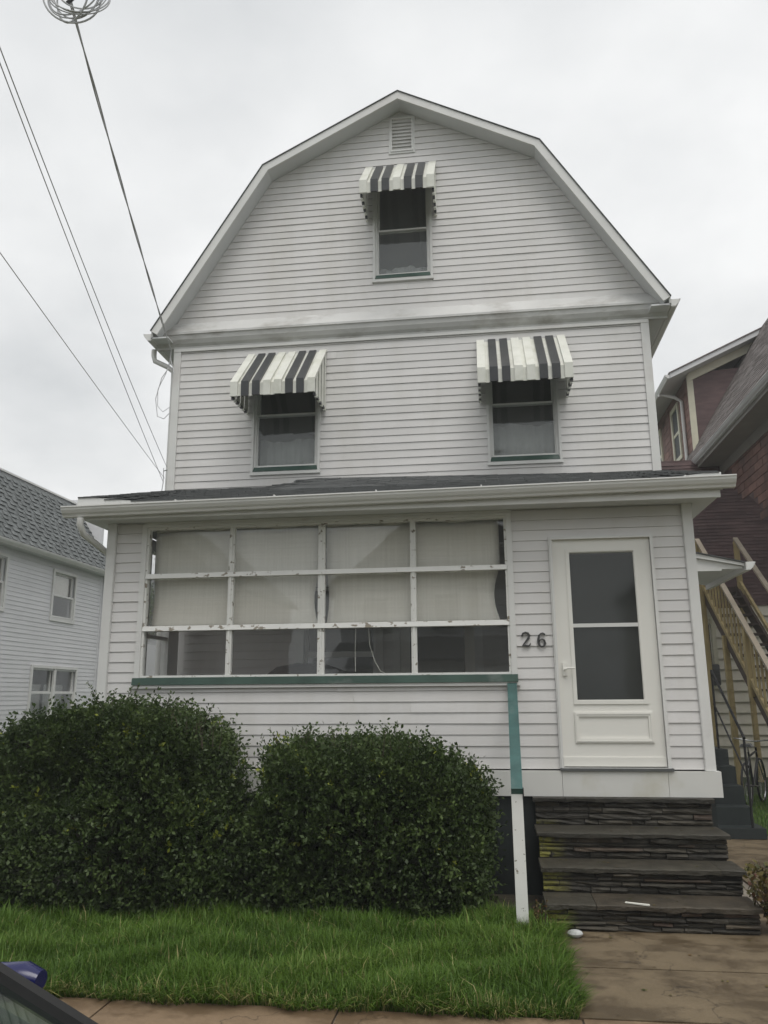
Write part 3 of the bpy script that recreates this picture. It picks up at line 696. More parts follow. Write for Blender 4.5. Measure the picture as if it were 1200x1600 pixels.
# ---- striped aluminium awnings
def awning(x0, x1, zt, yf, zf, zb, zwb, pat, lab):
    y0 = D-.02
    n = len(pat); nr = sum(1 for i in range(n) if i % 2 == 0); nw = n-nr
    wr = (x1-x0)/(nr+nw*.62); wr_ = wr; ws = wr*.62
    root = box('awning', 'trim', house, x0, x1, y0-.012, y0, zt-.05, zt+.012)
    root['label'] = lab
    t = Vector((0, yf-y0, zf-zt)).normalized(); nn = Vector((0, t.z, -t.y))
    if nn.z < 0: nn = -nn
    x = x0
    for i, c in enumerate(pat):
        up = i % 2 == 0; ww = wr_ if up else ws; h = .026 if up else 0.0
        a, b = (x-.004, x+ww+.004) if up else (x-.001, x+ww+.001)
        def sec(y, z, th):
            return [(a, y, z), (b, y, z)]
        p0 = Vector((0, y0, zt))+nn*h; p1 = Vector((0, yf, zf))+nn*h+Vector((0, -h*.5, 0)); p2 = Vector((0, yf-h*.8, zb-random.uniform(0, .012)))
        th = .024 if up else .004
        q0, q1, q2 = p0-nn*th, p1-nn*th+Vector((0, th*.35, -th*.2)), p2+Vector((0, th, 0))
        mb = MB(); ring = [p0, p1, p2, q2, q1, q0]
        mb.add([(a, p.y, p.z) for p in ring]+[(b, p.y, p.z) for p in ring], [(0, 1, 4, 5), (1, 2, 3, 4), (6, 11, 10, 7), (7, 10, 9, 8), (0, 6, 7, 1), (1, 7, 8, 2), (2, 8, 9, 3), (3, 9, 10, 4), (4, 10, 11, 5), (5, 11, 6, 0)])
        mb.build('slat', 'awn_b' if c == 'B' else 'awn_w', root)
        x += ww
    # side panels of upright slats
    for sx, sg in ((x0, 1), (x1, -1)):
        ns = 8
        for k in range(ns):
            fa, fb = k/ns, (k+1)/ns
            ya, yb = y0+(yf-y0)*fa, y0+(yf-y0)*fb
            ta, tb = zt+(zf-zt)*fa-.012, zt+(zf-zt)*fb-.012
            ba, bb = zwb+(zb-zwb)*fa, zwb+(zb-zwb)*fb
            e = .004+(.012 if k % 2 else 0); xa_, xb_ = sorted((sx+sg*e, sx+sg*(e+.006)))
            MB().hexa([(xa_, ya, ba), (xb_, ya, ba), (xb_, yb, bb), (xa_, yb, bb), (xa_, ya, ta), (xb_, ya, ta), (xb_, yb, tb), (xa_, yb, tb)]).build('side_slat', 'awn_w', root)
            xe, xf = sorted((sx+sg*.0, sx+sg*.03))
            ym = (ya+yb)/2; hw = abs(yb-ya)*.27; zm = (ba+bb)/2
            box('edge_clip', 'awn_b' if k % 2 else 'awn_w', root, xe, xf, ym-hw, ym+hw, zm-.035, zm-.001)
    return root
P15 = 'WwBwBwWwWwBwBwW'; P13 = 'WwBwBwWwBwBwW'
awning(-4.965, -3.893, 5.172, 1.27, 4.485, 4.325, 4.355, P15, 'black and white striped awning on the left upper window')
awning(-1.895, -.775, 5.172, 1.27, 4.485, 4.325, 4.355, P15, 'black and white striped awning on the right upper window')
awning(-3.352, -2.374, 7.895, 1.40, 7.275, 7.125, 7.075, P13, 'small striped awning over the attic window')

# ---- side-door canopy on the right flank
can = MB().prism([(.30, 2.40), (1.28, 2.20), (1.28, 2.235), (.30, 2.47)], 2.45, 4.3, lambda p, q, a: (p, a, q)).build('side_canopy', 'trim', house)
MB().prism([(.30, 2.15), (1.02, 2.15), (1.02, 2.17), (1.27, 2.17), (1.27, 2.198), (.30, 2.398)], 2.49, 2.52, lambda p, q, a: (p, a, q)).build('canopy_end', 'trim', can)
MB().prism([(.30, 2.472), (1.29, 2.237), (1.29, 2.25), (.30, 2.486)], 2.43, 4.32, lambda p, q, a: (p, a, q)).build('canopy_shingles', 'shingle2', can)
gutter('canopy_gutter', can, lambda s, p, q: (1.285+p, s, 2.14+q), 2.40, 4.32)

# ================================================================== shades, curtains and a sofa behind the glass
def shade(name, x0, x1, ztop, zbot, lab, curl):
    mb = MB(); nx, nz = 24, 16
    for j in range(nz+1):
        t = j/nz; z = ztop+(zbot-ztop)*t
        for i in range(nx+1):
            s = i/nx
            edge = .055*math.sin(math.pi*min(1, max(0, (t-.45)/.55)))
            x = x0+edge*curl[0]*(1-s)**3+(x1-x0)*s-edge*curl[1]*s**3
            y = .115+.020*math.sin(6.3*s+3*t)*t+.016*math.sin(17*s+1.3)*(1-t)+.05*curl[1]*max(0, s-.85)*math.sin(3*t)
            mb.v.append((x, y, z))
    for j in range(nz):
        for i in range(nx):
            a = j*(nx+1)+i; mb.f.append((a, a+1, a+nx+2, a+nx+1))
    mb.sm = True
    t = thing(name, lab, 'window shade', ((x0+x1)/2, .12, zbot))
    o = mb.build('cloth', 'shade', t); md = o.modifiers.new('thickness', 'SOLIDIFY'); md.thickness = .002
    box('hem_bar', 'shade', t, x0+.03, x1-.03, .108, .124, zbot-.012, zbot-.001)
    MB().tube([(x0, .14, ztop+.01), (x1, .14, ztop+.01)], .018, 10).build('roller', 'shade', t)
    return t
shade('window_shade', -5.33, -3.56, 2.37, 1.335, 'cream woven roller shade behind the left half of the porch window', (.25, 1.0))
sb = shade('window_shade', -3.49, -1.74, 2.37, 1.335, 'cream woven roller shade behind the right half of the porch window', (.5, 1.2))
MB().tube([(-3.19, .13, 1.33), (-3.195, .13, 1.1), (-3.19, .12, .9)], .0028, 5).build('pull_cord', 'paper', sb)
MB().tube([(-3.06, .13, 1.33), (-3.05, .13, 1.16), (-3.0, .13, 1.0), (-2.94, .12, .9), (-2.9, .12, .885)], .0028, 5).build('pull_cord', 'paper', sb)
def curtain(x0, x1, zb, zt, y, lab):
    mb = MB(); nx = 40
    for j in range(2):
        for i in range(nx+1):
            s = i/nx
            mb.v.append((x0+(x1-x0)*s, y+.012*math.sin(s*37)+.006*math.sin(s*91), zb if j == 0 else zt+.018*math.sin(s*9+x0)+.01*math.sin(s*23)))
    for i in range(nx): mb.f.append((i, i+1, nx+2+i, nx+1+i))
    mb.sm = True; o = mb.build('curtain', 'screen'); md = o.modifiers.new('thickness', 'SOLIDIFY'); md.thickness = .003
    return tag(o, lab, 'curtain')
curtain(-4.84, -4.02, 3.55, 4.02, D+.22, 'grey half curtain inside the left upper window')
curtain(-1.75, -.94, 3.55, 4.08, D+.22, 'grey half curtain inside the right upper window')
curtain(-3.2, -2.5, 6.2, 6.46, D+.22, 'low grey half curtain inside the attic window')
sofa = thing('sofa', 'dark upholstered sofa with rounded back on the porch, behind the glass', 'sofa', (-3.75, .75, -.1))
def rbox(x0, x1, y0, y1, z0, z1, b=.06):
    mb = MB(); lv = [(0, b), (b*.3, b*.3), (b, 0)]
    rings = []
    for dz_, ins in ((0, b), (b*.3, b*.3), (b, 0)): rings.append((z0+dz_, ins))
    for dz_, ins in ((b, 0), (b*.3, b*.3), (0, b)): rings.append((z1-dz_, ins))
    for z, ins in rings:
        for (x, y) in ((x0+ins+b*.5, y0+ins), (x1-ins-b*.5, y0+ins), (x1-ins, y0+ins+b*.5), (x1-ins, y1-ins-b*.5), (x1-ins-b*.5, y1-ins), (x0+ins+b*.5, y1-ins), (x0+ins, y1-ins-b*.5), (x0+ins, y0+ins+b*.5)):
            mb.v.append((x, y, z))
    for i in range(len(rings)-1):
        for k in range(8): mb.f.append((i*8+k, i*8+(k+1) % 8, i*8+8+(k+1) % 8, i*8+8+k))
    mb.f.append(tuple(range(7, -1, -1))); e = (len(rings)-1)*8; mb.f.append(tuple(e+k for k in range(8))); mb.sm = True
    return mb
mbk = MB().prism([(-4.30, -.05), (-3.35, -.05), (-3.33, .8), (-3.42, .93), (-3.62, 1.0), (-3.9, 1.01), (-4.12, .97), (-4.25, .88), (-4.30, .7)], .62, .80, lambda p, q, a: (p, a, q)); mbk.build('backrest', 'sofa', sofa)
rbox(-4.28, -3.36, .80, 1.45, .0, .36).build('seat_cushion', 'sofa', sofa)
rbox(-4.42, -4.29, .66, 1.45, -.08, .56).build('arm', 'sofa', sofa); rbox(-3.35, -3.22, .66, 1.45, -.08, .56).build('arm', 'sofa', sofa)

# ================================================================== stone steps
steps = thing('stone_steps', 'dark stacked-stone front steps with four flagstone treads', 'steps', (-.75, -.6, GZ))
SX0, SX1 = -1.527, .02
TR = [(-.235, -.12), (-.467, -.52), (-.672, -.87), (-.862, -1.22)]
zl = [t[0] for t in TR]+[GZ]
for i, (zt, yf) in enumerate(TR):
    yb = TR[i-1][1]+.03 if i else .0
    nx = 18; dx = (SX1-SX0+.0)/nx
    cut = [-1.247] if i == 0 else [-.55+.25*i*(-1)**i*.8]
    xs_ = [SX0-.01+(.02*i*.2)]+cut+[SX1+.012]
    for a, b in zip(xs_[:-1], xs_[1:]):
        n = max(3, int((b-a)/.085)); vs = []
        for k in range(n+1):
            x = a+.002+(b-a-.004)*k/n; jf = random.uniform(-.020, .010); jz = random.uniform(-.003, .003)
            vs += [(x, yf+jf, zt-.036+random.uniform(-.007, .007)), (x, yf+jf-.004, zt-.006+jz), (x, yf+jf+.014, zt+jz*.4), (x, yb, zt), (x, yb, zt-.036)]
        fs = []
        for k in range(n):
            for q in range(5):
                fs.append((k*5+q, (k+1)*5+q, (k+1)*5+(q+1) % 5, k*5+(q+1) % 5))
        fs += [(4, 3, 2, 1, 0), tuple(n*5+q for q in range(5))]
        MB().add(vs, [tuple(reversed(f_)) for f_ in fs]).build('tread', 'tread', steps)
    # core
    MB().box(SX0+.03, SX1-.02, yf+.055, yb+.001 if i else -.06, zl[i+1]-.02, zt-.046).build('core', 'mortar', steps)
    # stones of the riser
    z0, z1 = zl[i+1]+.002, zt-.038; nc = 4 if i < 3 else 4
    hs = [random.uniform(.8, 1.3) for _ in range(nc)]; hs = [h*(z1-z0)/sum(hs) for h in hs]
    z = z0
    for h in hs:
        x = SX0+.012
        while x < SX1-.03:
            L = random.choice([.12, .18, .26, .36, .5])*random.uniform(.8, 1.2)
            if SX1-.012-(x+L) < .08: L = SX1-.012-x
            pj = random.uniform(.012, .042)
            y0 = yf+.050-pj; g = .0035
            n = max(1, int(L/.09)); mb = MB(); vs = []
            for k in range(n+1):
                xx = x+g+(L-2*g)*k/n; j1, j2 = random.uniform(-.008, .008), random.uniform(-.008, .008)
                e = .006 if k in (0, n) else 0
                vs += [(xx, y0+j1+.006+e, z+g+random.uniform(0, .004)), (xx, y0+j2+e, z+h*.5), (xx, y0+j1+.006+e, z+h-g-random.uniform(0, .004)), (xx, yf+.08, z+h-g), (xx, yf+.08, z+g)]
            fs = []
            for k in range(n):
                for q in range(5): fs.append((k*5+(q+1) % 5, (k+1)*5+(q+1) % 5, (k+1)*5+q, k*5+q))
            fs += [(0, 1, 2, 3, 4), tuple(n*5+q for q in range(4, -1, -1))]
            mb.add(vs, fs).build('stone', 'stone', steps)
            x += L
        z += h
# right flank of the steps: stacked stones
for i, (zt, yf) in enumerate(TR):
    yb = TR[i-1][1]+.03 if i else -.06
    z = zl[i+1]+.002
    for k in range(4):
        h = (zt-.047-z)/(4-k)
        MB().hexa([(SX1-.021, yf+.06, z+.003), (SX1-.002+random.uniform(-.008, .006), yf+.06, z+.003), (SX1-.002+random.uniform(-.008, .006), yb+.33 if i < 3 else yb, z+.003), (SX1-.021, yb+.33 if i < 3 else yb, z+.003), (SX1-.021, yf+.06, z+h-.003), (SX1-.006, yf+.06, z+h-.003), (SX1-.004, yb, z+h-.003), (SX1-.021, yb, z+h-.003)]).build('stone', 'stone', steps)
        z += h
# ================================================================== hand rail with post
rl = thing('stair_railing', 'teal handrail on a peeling white post beside the steps', 'railing', (-1.70, -1.25, GZ))
MB().bar((-1.702, -1.30, -.055), (-1.672, .0, .775), .088, .05).build('rail', 'teal', rl)
MB().hexa([(-1.742, -1.285, GZ-.1), (-1.652, -1.285, GZ-.1), (-1.652, -1.205, GZ-.1), (-1.742, -1.205, GZ-.1), (-1.745, -1.285, -.075), (-1.660, -1.285, -.075), (-1.660, -1.205, -.025), (-1.745, -1.205, -.025)]).build('post', 'peel', rl)
box('bracket', 'black', rl, -1.658, -1.650, -1.30, -1.24, -.10, -.03)

# ================================================================== bushes
def bush(name, lab, cx, cy, rx, ry, h, n_spr, seed, top_fn, twigs):
    R = np.random.default_rng(seed)
    t = thing(name, lab, 'bush', (cx, cy, GZ), 'clipped evergreen bushes before the porch')
    # main stems
    mb = MB()
    for k in range(9):
        a = R.uniform(0, 2*math.pi); q = R.uniform(.2, .75)
        tip = (cx+math.cos(a)*rx*q, cy+math.sin(a)*ry*q, GZ+h*R.uniform(.55, .85)); b0 = (cx+math.cos(a)*.12, cy+math.sin(a)*.1, GZ-.05)
        mid = tuple((b0[i]+tip[i])/2+R.uniform(-.06, .06) for i in range(3))
        mb.tube([b0, mid, tip], [.022, .015, .006], 6)
    mb.build('stems', 'bark', t)['kind'] = 'stuff'
    # bumps for an uneven outline
    K = 46; bd = unit(R.normal(size=(K, 3))); bd[:, 2] = np.abs(bd[:, 2])*1.0-.15; bd = unit(bd); ba = R.uniform(-.20, .13, K); bs = R.uniform(7, 26, K)
    def radius(dirs):
        e = 5.0
        sup = (np.abs(dirs[:, 0])**e+np.abs(dirs[:, 1])**e+np.abs(dirs[:, 2])**e)**(-1/e)
        dd = dirs@bd.T
        return sup*(1+(ba*np.exp(bs*(dd-1))).sum(1))
    ar = np.array([ry*h, rx*h, rx*ry*1.6]); fc = R.choice(3, n_spr, p=ar/ar.sum()); cube = R.uniform(-1, 1, (n_spr, 3)); cube[np.arange(n_spr), fc] = np.sign(R.uniform(-1, 1, n_spr))
    dirs = unit(cube+R.normal(0, .05, (n_spr, 3))); dirs[:, 2] = np.where(dirs[:, 2] < -.75, -dirs[:, 2], dirs[:, 2])
    depth = 1-np.abs(R.normal(0, .075, n_spr))-(R.random(n_spr) < .3)*R.uniform(0, .4, n_spr)
    lng = R.random(n_spr) < .14; depth = np.where(lng, 1.0+R.uniform(-.01, .05, n_spr), depth)
    rr = radius(dirs)*depth
    hz = h/2
    P = np.stack([cx+dirs[:, 0]*rr*rx, cy+dirs[:, 1]*rr*ry, GZ+hz+dirs[:, 2]*rr*hz], 1)
    P[:, 2] = GZ+(P[:, 2]-GZ)*top_fn((P[:, 0]-cx)/rx)
    keep = P[:, 2] > GZ+.03; P = P[keep]; dirs = dirs[keep]; lng = lng[keep]
    axis = unit(dirs*np.array([1/rx, 1/ry, 1/hz])+R.normal(0, .5, P.shape)+np.array([0, 0, .6]))
    yel = R.random(len(P)) < .016*np.clip((P[:, 2]-GZ)/h, .15, 1)
    cf = .5+.28*np.sin(P[:, 0]*9+3*np.sin(P[:, 2]*7))+.22*np.sin(P[:, 2]*13+2*np.sin(P[:, 0]*11+P[:, 1]*8)); sp_t = np.clip(.55*cf+.4*R.random(len(P)), 0, .92)
    NL = 9
    Ps, As, Bs, Ts = [], [], [], []
    for k in range(NL):
        fr = (k+.5)/NL; L = R.uniform(.05, .13, len(P))*np.where(lng, 1.7, 1)
        base = P+axis*(L*fr)[:, None]
        side = unit(np.cross(axis, R.normal(size=P.shape)))
        ldir = unit(axis*.55+side*R.uniform(.5, 1.0, len(P))[:, None]+R.normal(0, .15, P.shape))
        ll = R.uniform(.028, .050, len(P))*np.where(yel, 1.1, 1)
        nrm = unit(np.cross(ldir, side)+R.normal(0, .25, P.shape)); wv = unit(np.cross(ldir, nrm))*(ll*R.uniform(.22, .32, len(P)))[:, None]
        Ps.append(base); As.append(ldir*ll[:, None]); Bs.append(wv); Ts.append(np.where(yel, R.uniform(.965, 1, len(P)), np.clip(sp_t+R.uniform(-.1, .1, len(P)), 0, .95)))
    # long shoots on top
    mt = MB()
    for (tx, th, lean) in twigs:
        px = cx+tx*rx; py = cy+R.uniform(-.5, .3)*ry; pz = GZ+h*float(top_fn(np.array([tx]))[0])*(1-.10*tx*tx-.10*abs(tx)**6)-.07
        p0 = Vector((px, py, pz)); p2 = Vector((px+lean*th+R.uniform(-.03, .03), py+R.uniform(-.04, .04), pz+th+.06)); p1 = (p0+p2)/2+Vector((R.uniform(-.02, .02), 0, .02))
        mt.tube([p0, p1, p2], [.004, .003, .0012], 5)
        nn_ = int(th/.014)+6
        for q in range(nn_):
            f_ = .25+.75*q/nn_; pp = np.array(p0.lerp(p1, f_*2) if f_ < .5 else p1.lerp(p2, f_*2-1))[None, :]
            ax = unit(np.array(p2-p0)[None, :]); sd = unit(np.cross(ax, R.normal(size=(1, 3)))); ld = unit(ax*.6+sd); ll = R.uniform(.022, .036)
            nr = unit(np.cross(ld, sd)+R.normal(0, .3, (1, 3)))
            Ps.append(pp); As.append(ld*ll); Bs.append(unit(np.cross(ld, nr))*ll*.25); Ts.append(np.array([R.uniform(.2, .9)]))
    if twigs: mt.build('twigs', 'bark', t)['kind'] = 'stuff'
    fo = leaves_mesh('foliage', 'leaf', t, np.concatenate(Ps), np.concatenate(As), np.concatenate(Bs), np.concatenate(Ts))
    fo['kind'] = 'stuff'; return t
R_ = random.Random(3)
tw1 = [(R_.uniform(-.95, .8), R_.uniform(.05, .17), R_.uniform(-.5, .5)) for _ in range(90)]+[(-.06, .34, -.75), (.02, .26, .3), (.10, .31, .1), (.14, .28, .35), (.33, .26, .2), (.47, .24, .1), (.62, .24, .5), (-.52, .26, -.3), (-.6, .28, .1)]
tw2 = [(R_.uniform(-.85, .85), R_.uniform(.05, .15), R_.uniform(-.5, .5)) for _ in range(75)]+[(-.72, .30, .5), (-.8, .29, -.5), (-.86, .25, -.8), (-.6, .26, .2), (-.3, .22, -.2), (.16, .24, .2), (.55, .22, .2), (.93, .2, .7)]
bush('bush', 'larger clipped evergreen bush at left, by the porch corner', -5.28, -.66, 1.27, .60, 1.50, 15500, 11, lambda s: 1.03-.10*(s-.12)**2-.16*np.clip(-s-.2, 0, 1)-.10*np.clip(s-.5, 0, 1), tw1)
bush('bush', 'clipped evergreen bush under the porch window, beside the white post', -2.96, -.55, .96, .48, 1.28, 12000, 12, lambda s: .965+.05*np.clip(-s-.2, 0, 1)-.20*np.clip(s-.4, 0, 1), tw2)

# small plants
def plant(name, lab, cx, cy, rad, h, n, seed, m='autumn', ls=(.03, .06)):
    R = np.random.default_rng(seed); t = thing(name, lab, 'shrub', (cx, cy, GZ)); mb = MB(); Ps, As, Bs, Ts = [], [], [], []
    for k in range(n):
        a = R.uniform(0, 6.28); q = R.uniform(.1, 1)*rad; tip = Vector((cx+math.cos(a)*q, cy+math.sin(a)*q, GZ+h*R.uniform(.5, 1.0)))
        b0 = Vector((cx+math.cos(a)*.03, cy+math.sin(a)*.03, GZ-.03)); md = (b0+tip)/2+Vector((0, 0, .04))
        mb.tube([b0, md, tip], [.004, .003, .0012], 5)
        for j in range(22):
            f_ = R.uniform(.25, 1); pp = np.array(b0.lerp(md, f_*2) if f_ < .5 else md.lerp(tip, f_*2-1))[None, :]
            ld = unit(R.normal(size=(1, 3))+np.array([[0, 0, .5]])); ll = R.uniform(*ls); nr = unit(R.normal(size=(1, 3)))
            Ps.append(pp); As.append(ld*ll); Bs.append(unit(np.cross(ld, nr))*ll*.3); Ts.append(np.array([R.random()]))
    mb.build('stems', 'bark', t)
    leaves_mesh('foliage', m, t, np.concatenate(Ps), np.concatenate(As), np.concatenate(Bs), np.concatenate(Ts))['kind'] = 'stuff'
    return t
plant('shrub', 'rust and olive leaved shrub at the right end of the steps', .17, -1.14, .25, .50, 80, 5)
plant('weed', 'small yellowish weed between white post and steps', -1.57, -1.24, .09, .26, 12, 6, ls=(.012, .028))

# ================================================================== grass
def grass(name, n, region, seed, hmin, hmax, lab, edge=None):
    R = np.random.default_rng(seed); x0, x1, y0, y1 = region
    P = np.stack([R.uniform(x0, x1, n), R.uniform(y0, y1, n), np.full(n, GZ-.025)], 1)
    if edge is not None: P = edge(P, R); n = len(P)
    clump = .5+.5*np.sin(P[:, 0]*5.1+1.7*np.sin(P[:, 1]*4.3))*np.sin(P[:, 1]*6.3+1.1*np.sin(P[:, 0]*3.7))
    H = R.uniform(hmin, hmax, n)*(.55+.6*clump)*np.where(R.random(n) < .06, 1.5, 1)
    az = R.uniform(0, 6.283, n); lean = R.uniform(.05, 1.05, n)*H; dx = np.cos(az); dy = np.sin(az)
    if edge is not None:
        fr_ = (P[:, 1] < SW1+.10) & (R.random(n) < .55); dx[fr_] = R.normal(0, .5, fr_.sum()); dy[fr_] = -1; lean[fr_] = R.uniform(.5, 1.5, fr_.sum())*H[fr_]
        fr_ = (P[:, 0] > -1.56) & (R.random(n) < .6); dy[fr_] = R.normal(0, .5, fr_.sum()); dx[fr_] = 1; lean[fr_] = R.uniform(.4, 1.1, fr_.sum())*H[fr_]
    wd = R.uniform(.0018, .0036, n)*np.where(R.random(n) < .02, 2.6, 1)
    wx, wy = -dy*wd, dx*wd
    V = np.empty((n, 5, 3)); W = np.stack([wx, wy, np.zeros(n)], 1)
    m1 = P+np.stack([dx*lean*.35, dy*lean*.35, H*.6], 1); tp = P+np.stack([dx*lean, dy*lean, H*(1-.25*(lean/H))], 1)
    V[:, 0] = P-W; V[:, 1] = P+W; V[:, 2] = m1+W*.8; V[:, 3] = m1-W*.8; V[:, 4] = tp
    V[:, :, 2] += G
    me = bpy.data.meshes.new(name); me.vertices.add(n*5); me.vertices.foreach_set('co', V.ravel())
    me.loops.add(n*7); b = np.arange(n)[:, None]*5
    me.loops.foreach_set('vertex_index', np.concatenate([b+np.array([0, 1, 2, 3]), b+np.array([3, 2, 4])], 1).ravel().astype(np.int32))
    me.polygons.add(n*2); ls = np.stack([np.arange(n)*7, np.arange(n)*7+4], 1).ravel(); me.polygons.foreach_set('loop_start', ls.astype(np.int32))
    me.update(calc_edges=True)
    pt = .5+.5*np.sin(P[:, 0]*2.1+2*np.sin(P[:, 1]*1.9+.6)); tint = np.clip(R.random(n)*.6+.2*clump+.25*pt-.05, 0, .93); dry = R.random(n) < .035; tint[dry] = R.uniform(.95, 1, dry.sum())
    edgey = (P[:, 1] < y0+.16) & (R.random(n) < .22); tint[edgey] = R.uniform(.93, 1, edgey.sum())
    at = me.attributes.new('tint', 'FLOAT', 'POINT'); at.data.foreach_set('value', np.repeat(tint, 5).astype(np.float32))
    me.materials.append(MT['grass']); o = bpy.data.objects.new(name, me); C.objects.link(o)
    return tag(o, lab, 'grass', kind='stuff')
def gedge(P, R):
    lim = -1.445+.02*np.sin(P[:, 1]*9)+.015*np.sin(P[:, 1]*23)
    y0 = SW1-.015+.025*np.sin(P[:, 0]*7)+.02*np.sin(P[:, 0]*17)
    return P[(P[:, 0] < lim) & (P[:, 1] > y0)]
grass('grass', 150000, (-7.4, -1.40, SW1-.05, -.75), 21, .08, .17, 'long green grass of the small front lawn', gedge)
grass('grass', 9000, (1.46, 3.2, 2.6, 7.5), 22, .05, .11, 'strip of grass between the two houses on the right')

# ================================================================== litter
R9 = np.random.default_rng(9); pts = []
for _ in range(70):
    k = R9.integers(0, 7)
    if k < 4: zt, yf = TR[k]; pts.append((R9.uniform(SX0+.05, SX1-.05), yf+R9.uniform(.04, .30), zt+.004))
    else: pts.append((R9.uniform(-1.4, 1.2), R9.uniform(SW1+.05, -1.3), GZ+.006))
pts = np.array(pts); aa = R9.uniform(0, 6.28, len(pts)); ll = R9.uniform(.012, .035, len(pts))
A_ = np.stack([np.cos(aa)*ll, np.sin(aa)*ll, R9.uniform(0, .006, len(pts))], 1); B_l = np.stack([-np.sin(aa)*ll*.35, np.cos(aa)*ll*.35, R9.uniform(0, .004, len(pts))], 1)
tag(leaves_mesh('fallen_leaves', 'autumn', None, pts, A_, B_l, R9.random(len(pts))), 'small fallen leaves scattered on steps and walk', 'leaves', kind='stuff')
tag(MB().hexa([(-.935, -1.155, -.858), (-.775, -1.235, -.858), (-.765, -1.215, -.858), (-.925, -1.135, -.858), (-.935, -1.155, -.852), (-.775, -1.235, -.848), (-.765, -1.215, -.848), (-.925, -1.135, -.852)]).build('paper_strip', 'paper'), 'white paper strip lying on the lowest stone tread', 'litter')
mb = MB()
for j in range(7):
    th = math.pi*j/6
    for k in range(12):
        a = 2*math.pi*k/12; mb.v.append((-1.33+.058*math.sin(th)*math.cos(a)*(1+.08*math.sin(3*a)), -1.36+.04*math.sin(th)*math.sin(a), GZ+.026+.028*math.cos(th)))
for j in range(6):
    for k in range(12): mb.f.append((j*12+k, j*12+(k+1) % 12, j*12+12+(k+1) % 12, j*12+12+k))
mb.sm = True; tag(mb.build('pebble', 'pebble'), 'rounded white stone on the walk beside the grass', 'stone')

# ================================================================== overhead wires
PX, PY = -2.3, -12.6
pole = thing('utility_pole', 'wooden utility pole across the street, behind the viewer', 'utility pole', (PX, PY, GZ))
MB().tube([(PX, PY, GZ-.5), (PX, PY, 3), (PX, PY, 8.8)], [.16, .14, .11], 14).build('pole_shaft', 'bark', pole)
MB().bar((PX-1.1, PY-.16, 8.2), (PX+1.1, PY-.16, 8.2), .10, .12).build('crossarm', 'bark', pole)
def para(a, b, sag, n=40):
    a, b = Vector(a), Vector(b)
    return [a.lerp(b, i/n)-Vector((0, 0, 4*sag*(i/n)*(1-i/n))) for i in range(n+1)]
# service drop: two strands twisted round each other
A = Vector((-6.06, 1.93, 5.30)); B = Vector((PX, PY+.15, 6.75))
cl = para(A, B, .36, 260)
for k in range(2):
    mb = MB(); pts = []
    for i, p in enumerate(cl):
        t = (cl[min(i+1, 260)]-cl[max(i-1, 0)]).normalized(); s = t.cross(Vector((0, 0, 1))).normalized(); q = s.cross(t)
        a = i*.19+k*math.pi; pts.append(p+(s*math.cos(a)+q*math.sin(a))*.0065)
    mb.tube(pts, .0062, 6)
    if k == 0: sd = thing('service_drop', 'thick twisted cable from the coil down to the upper left house corner', 'cable', A)
    mb.build('strand', 'wire', sd)
# drip loops at the corner
MB().tube([A, A+Vector((0, -.02, -.12)), A+Vector((.0, -.03, -.25)), A+Vector((-.10, -.03, -.40)), A+Vector((-.17, -.03, -.70)), A+Vector((-.13, -.03, -.95)), A+Vector((-.05, .0, -.98)), A+Vector((.02, .03, -.88))], .0055, 6).build('drip_loop', 'wire', sd)
MB().tube([A+Vector((0, -.02, -.14)), A+Vector((-.05, -.02, -.34)), A+Vector((-.15, -.02, -.56)), A+Vector((-.14, -.02, -.80)), A+Vector((-.07, .0, -.88)), A+Vector((.02, .03, -.80))], .0045, 6).build('drip_loop', 'wire', sd)
MB().tube([A+Vector((0, -.02, -.1)), A+Vector((.05, -.04, -.26)), A+Vector((.08, -.045, -.36))], .006, 6).build('drip_loop', 'wire', sd)
# coil hung on the service drop
best = min(cl, key=lambda p: abs(p.y+3.45)); cc = best+Vector((.05, 0, .03))
coil = thing('cable_coil', 'tangled coil of spare grey cable hanging on the overhead line', 'cable coil', (cc.x, cc.y, cc.z))
RC = random.Random(5)
for k in range(9):
    rx_, rz_ = RC.uniform(.15, .235), RC.uniform(.14, .26); ox, oz = RC.uniform(-.03, .03), RC.uniform(-.05, .05)+(.225-rz_)*-.6*(k % 2); tilt = RC.uniform(-.5, .5); yw = RC.uniform(-.35, .35)
    pts = []
    for i in range(37):
        a = 2*math.pi*i/36; x, z = rx_*math.cos(a), rz_*math.sin(a)
        pts.append((cc.x+ox+x*math.cos(yw), cc.y+x*math.sin(yw)+tilt*z*.25, cc.z+oz+z))
    MB().tube(pts, RC.uniform(.0045, .0075), 6, cap=False).build('loop', 'wire', coil)
for q in (-.03, .04):
    MB().tube([(cc.x-.03+q, cc.y, cc.z-.05+q), (cc.x+.02+q, cc.y+.01, cc.z-.015)], .014, 8).build('cable_tie', 'black', coil)
def wire(lab, a, b, sag, rad):
    tag(MB().tube(para(a, b, sag, 60), rad, 6).build('overhead_wire', 'wire'), lab, 'cable')
wire('upper of two thin wires running to the lower left house corner', (-6.05, 1.97, 3.66), (PX-.15, PY, 5.75), .30, .0038)
wire('lower of two close thin wires running to the left house corner', (-6.09, 1.97, 3.46), (PX-.05, PY, 5.45), .18, .0036)
wire('lowest thin wire, entering at the left edge above the neighbour roof', (-6.07, 1.97, 3.50), (PX-.3, PY, 3.1), .08, .0032)
ins = thing('wire_bracket', 'small metal wire bracket low on the left upper house corner', 'bracket', (-6.07, 1.97, 3.5))
MB().tube([(-6.02, 1.97, 3.62), (-6.09, 1.97, 3.60)], .008, 8).build('arm', 'chrome', ins)
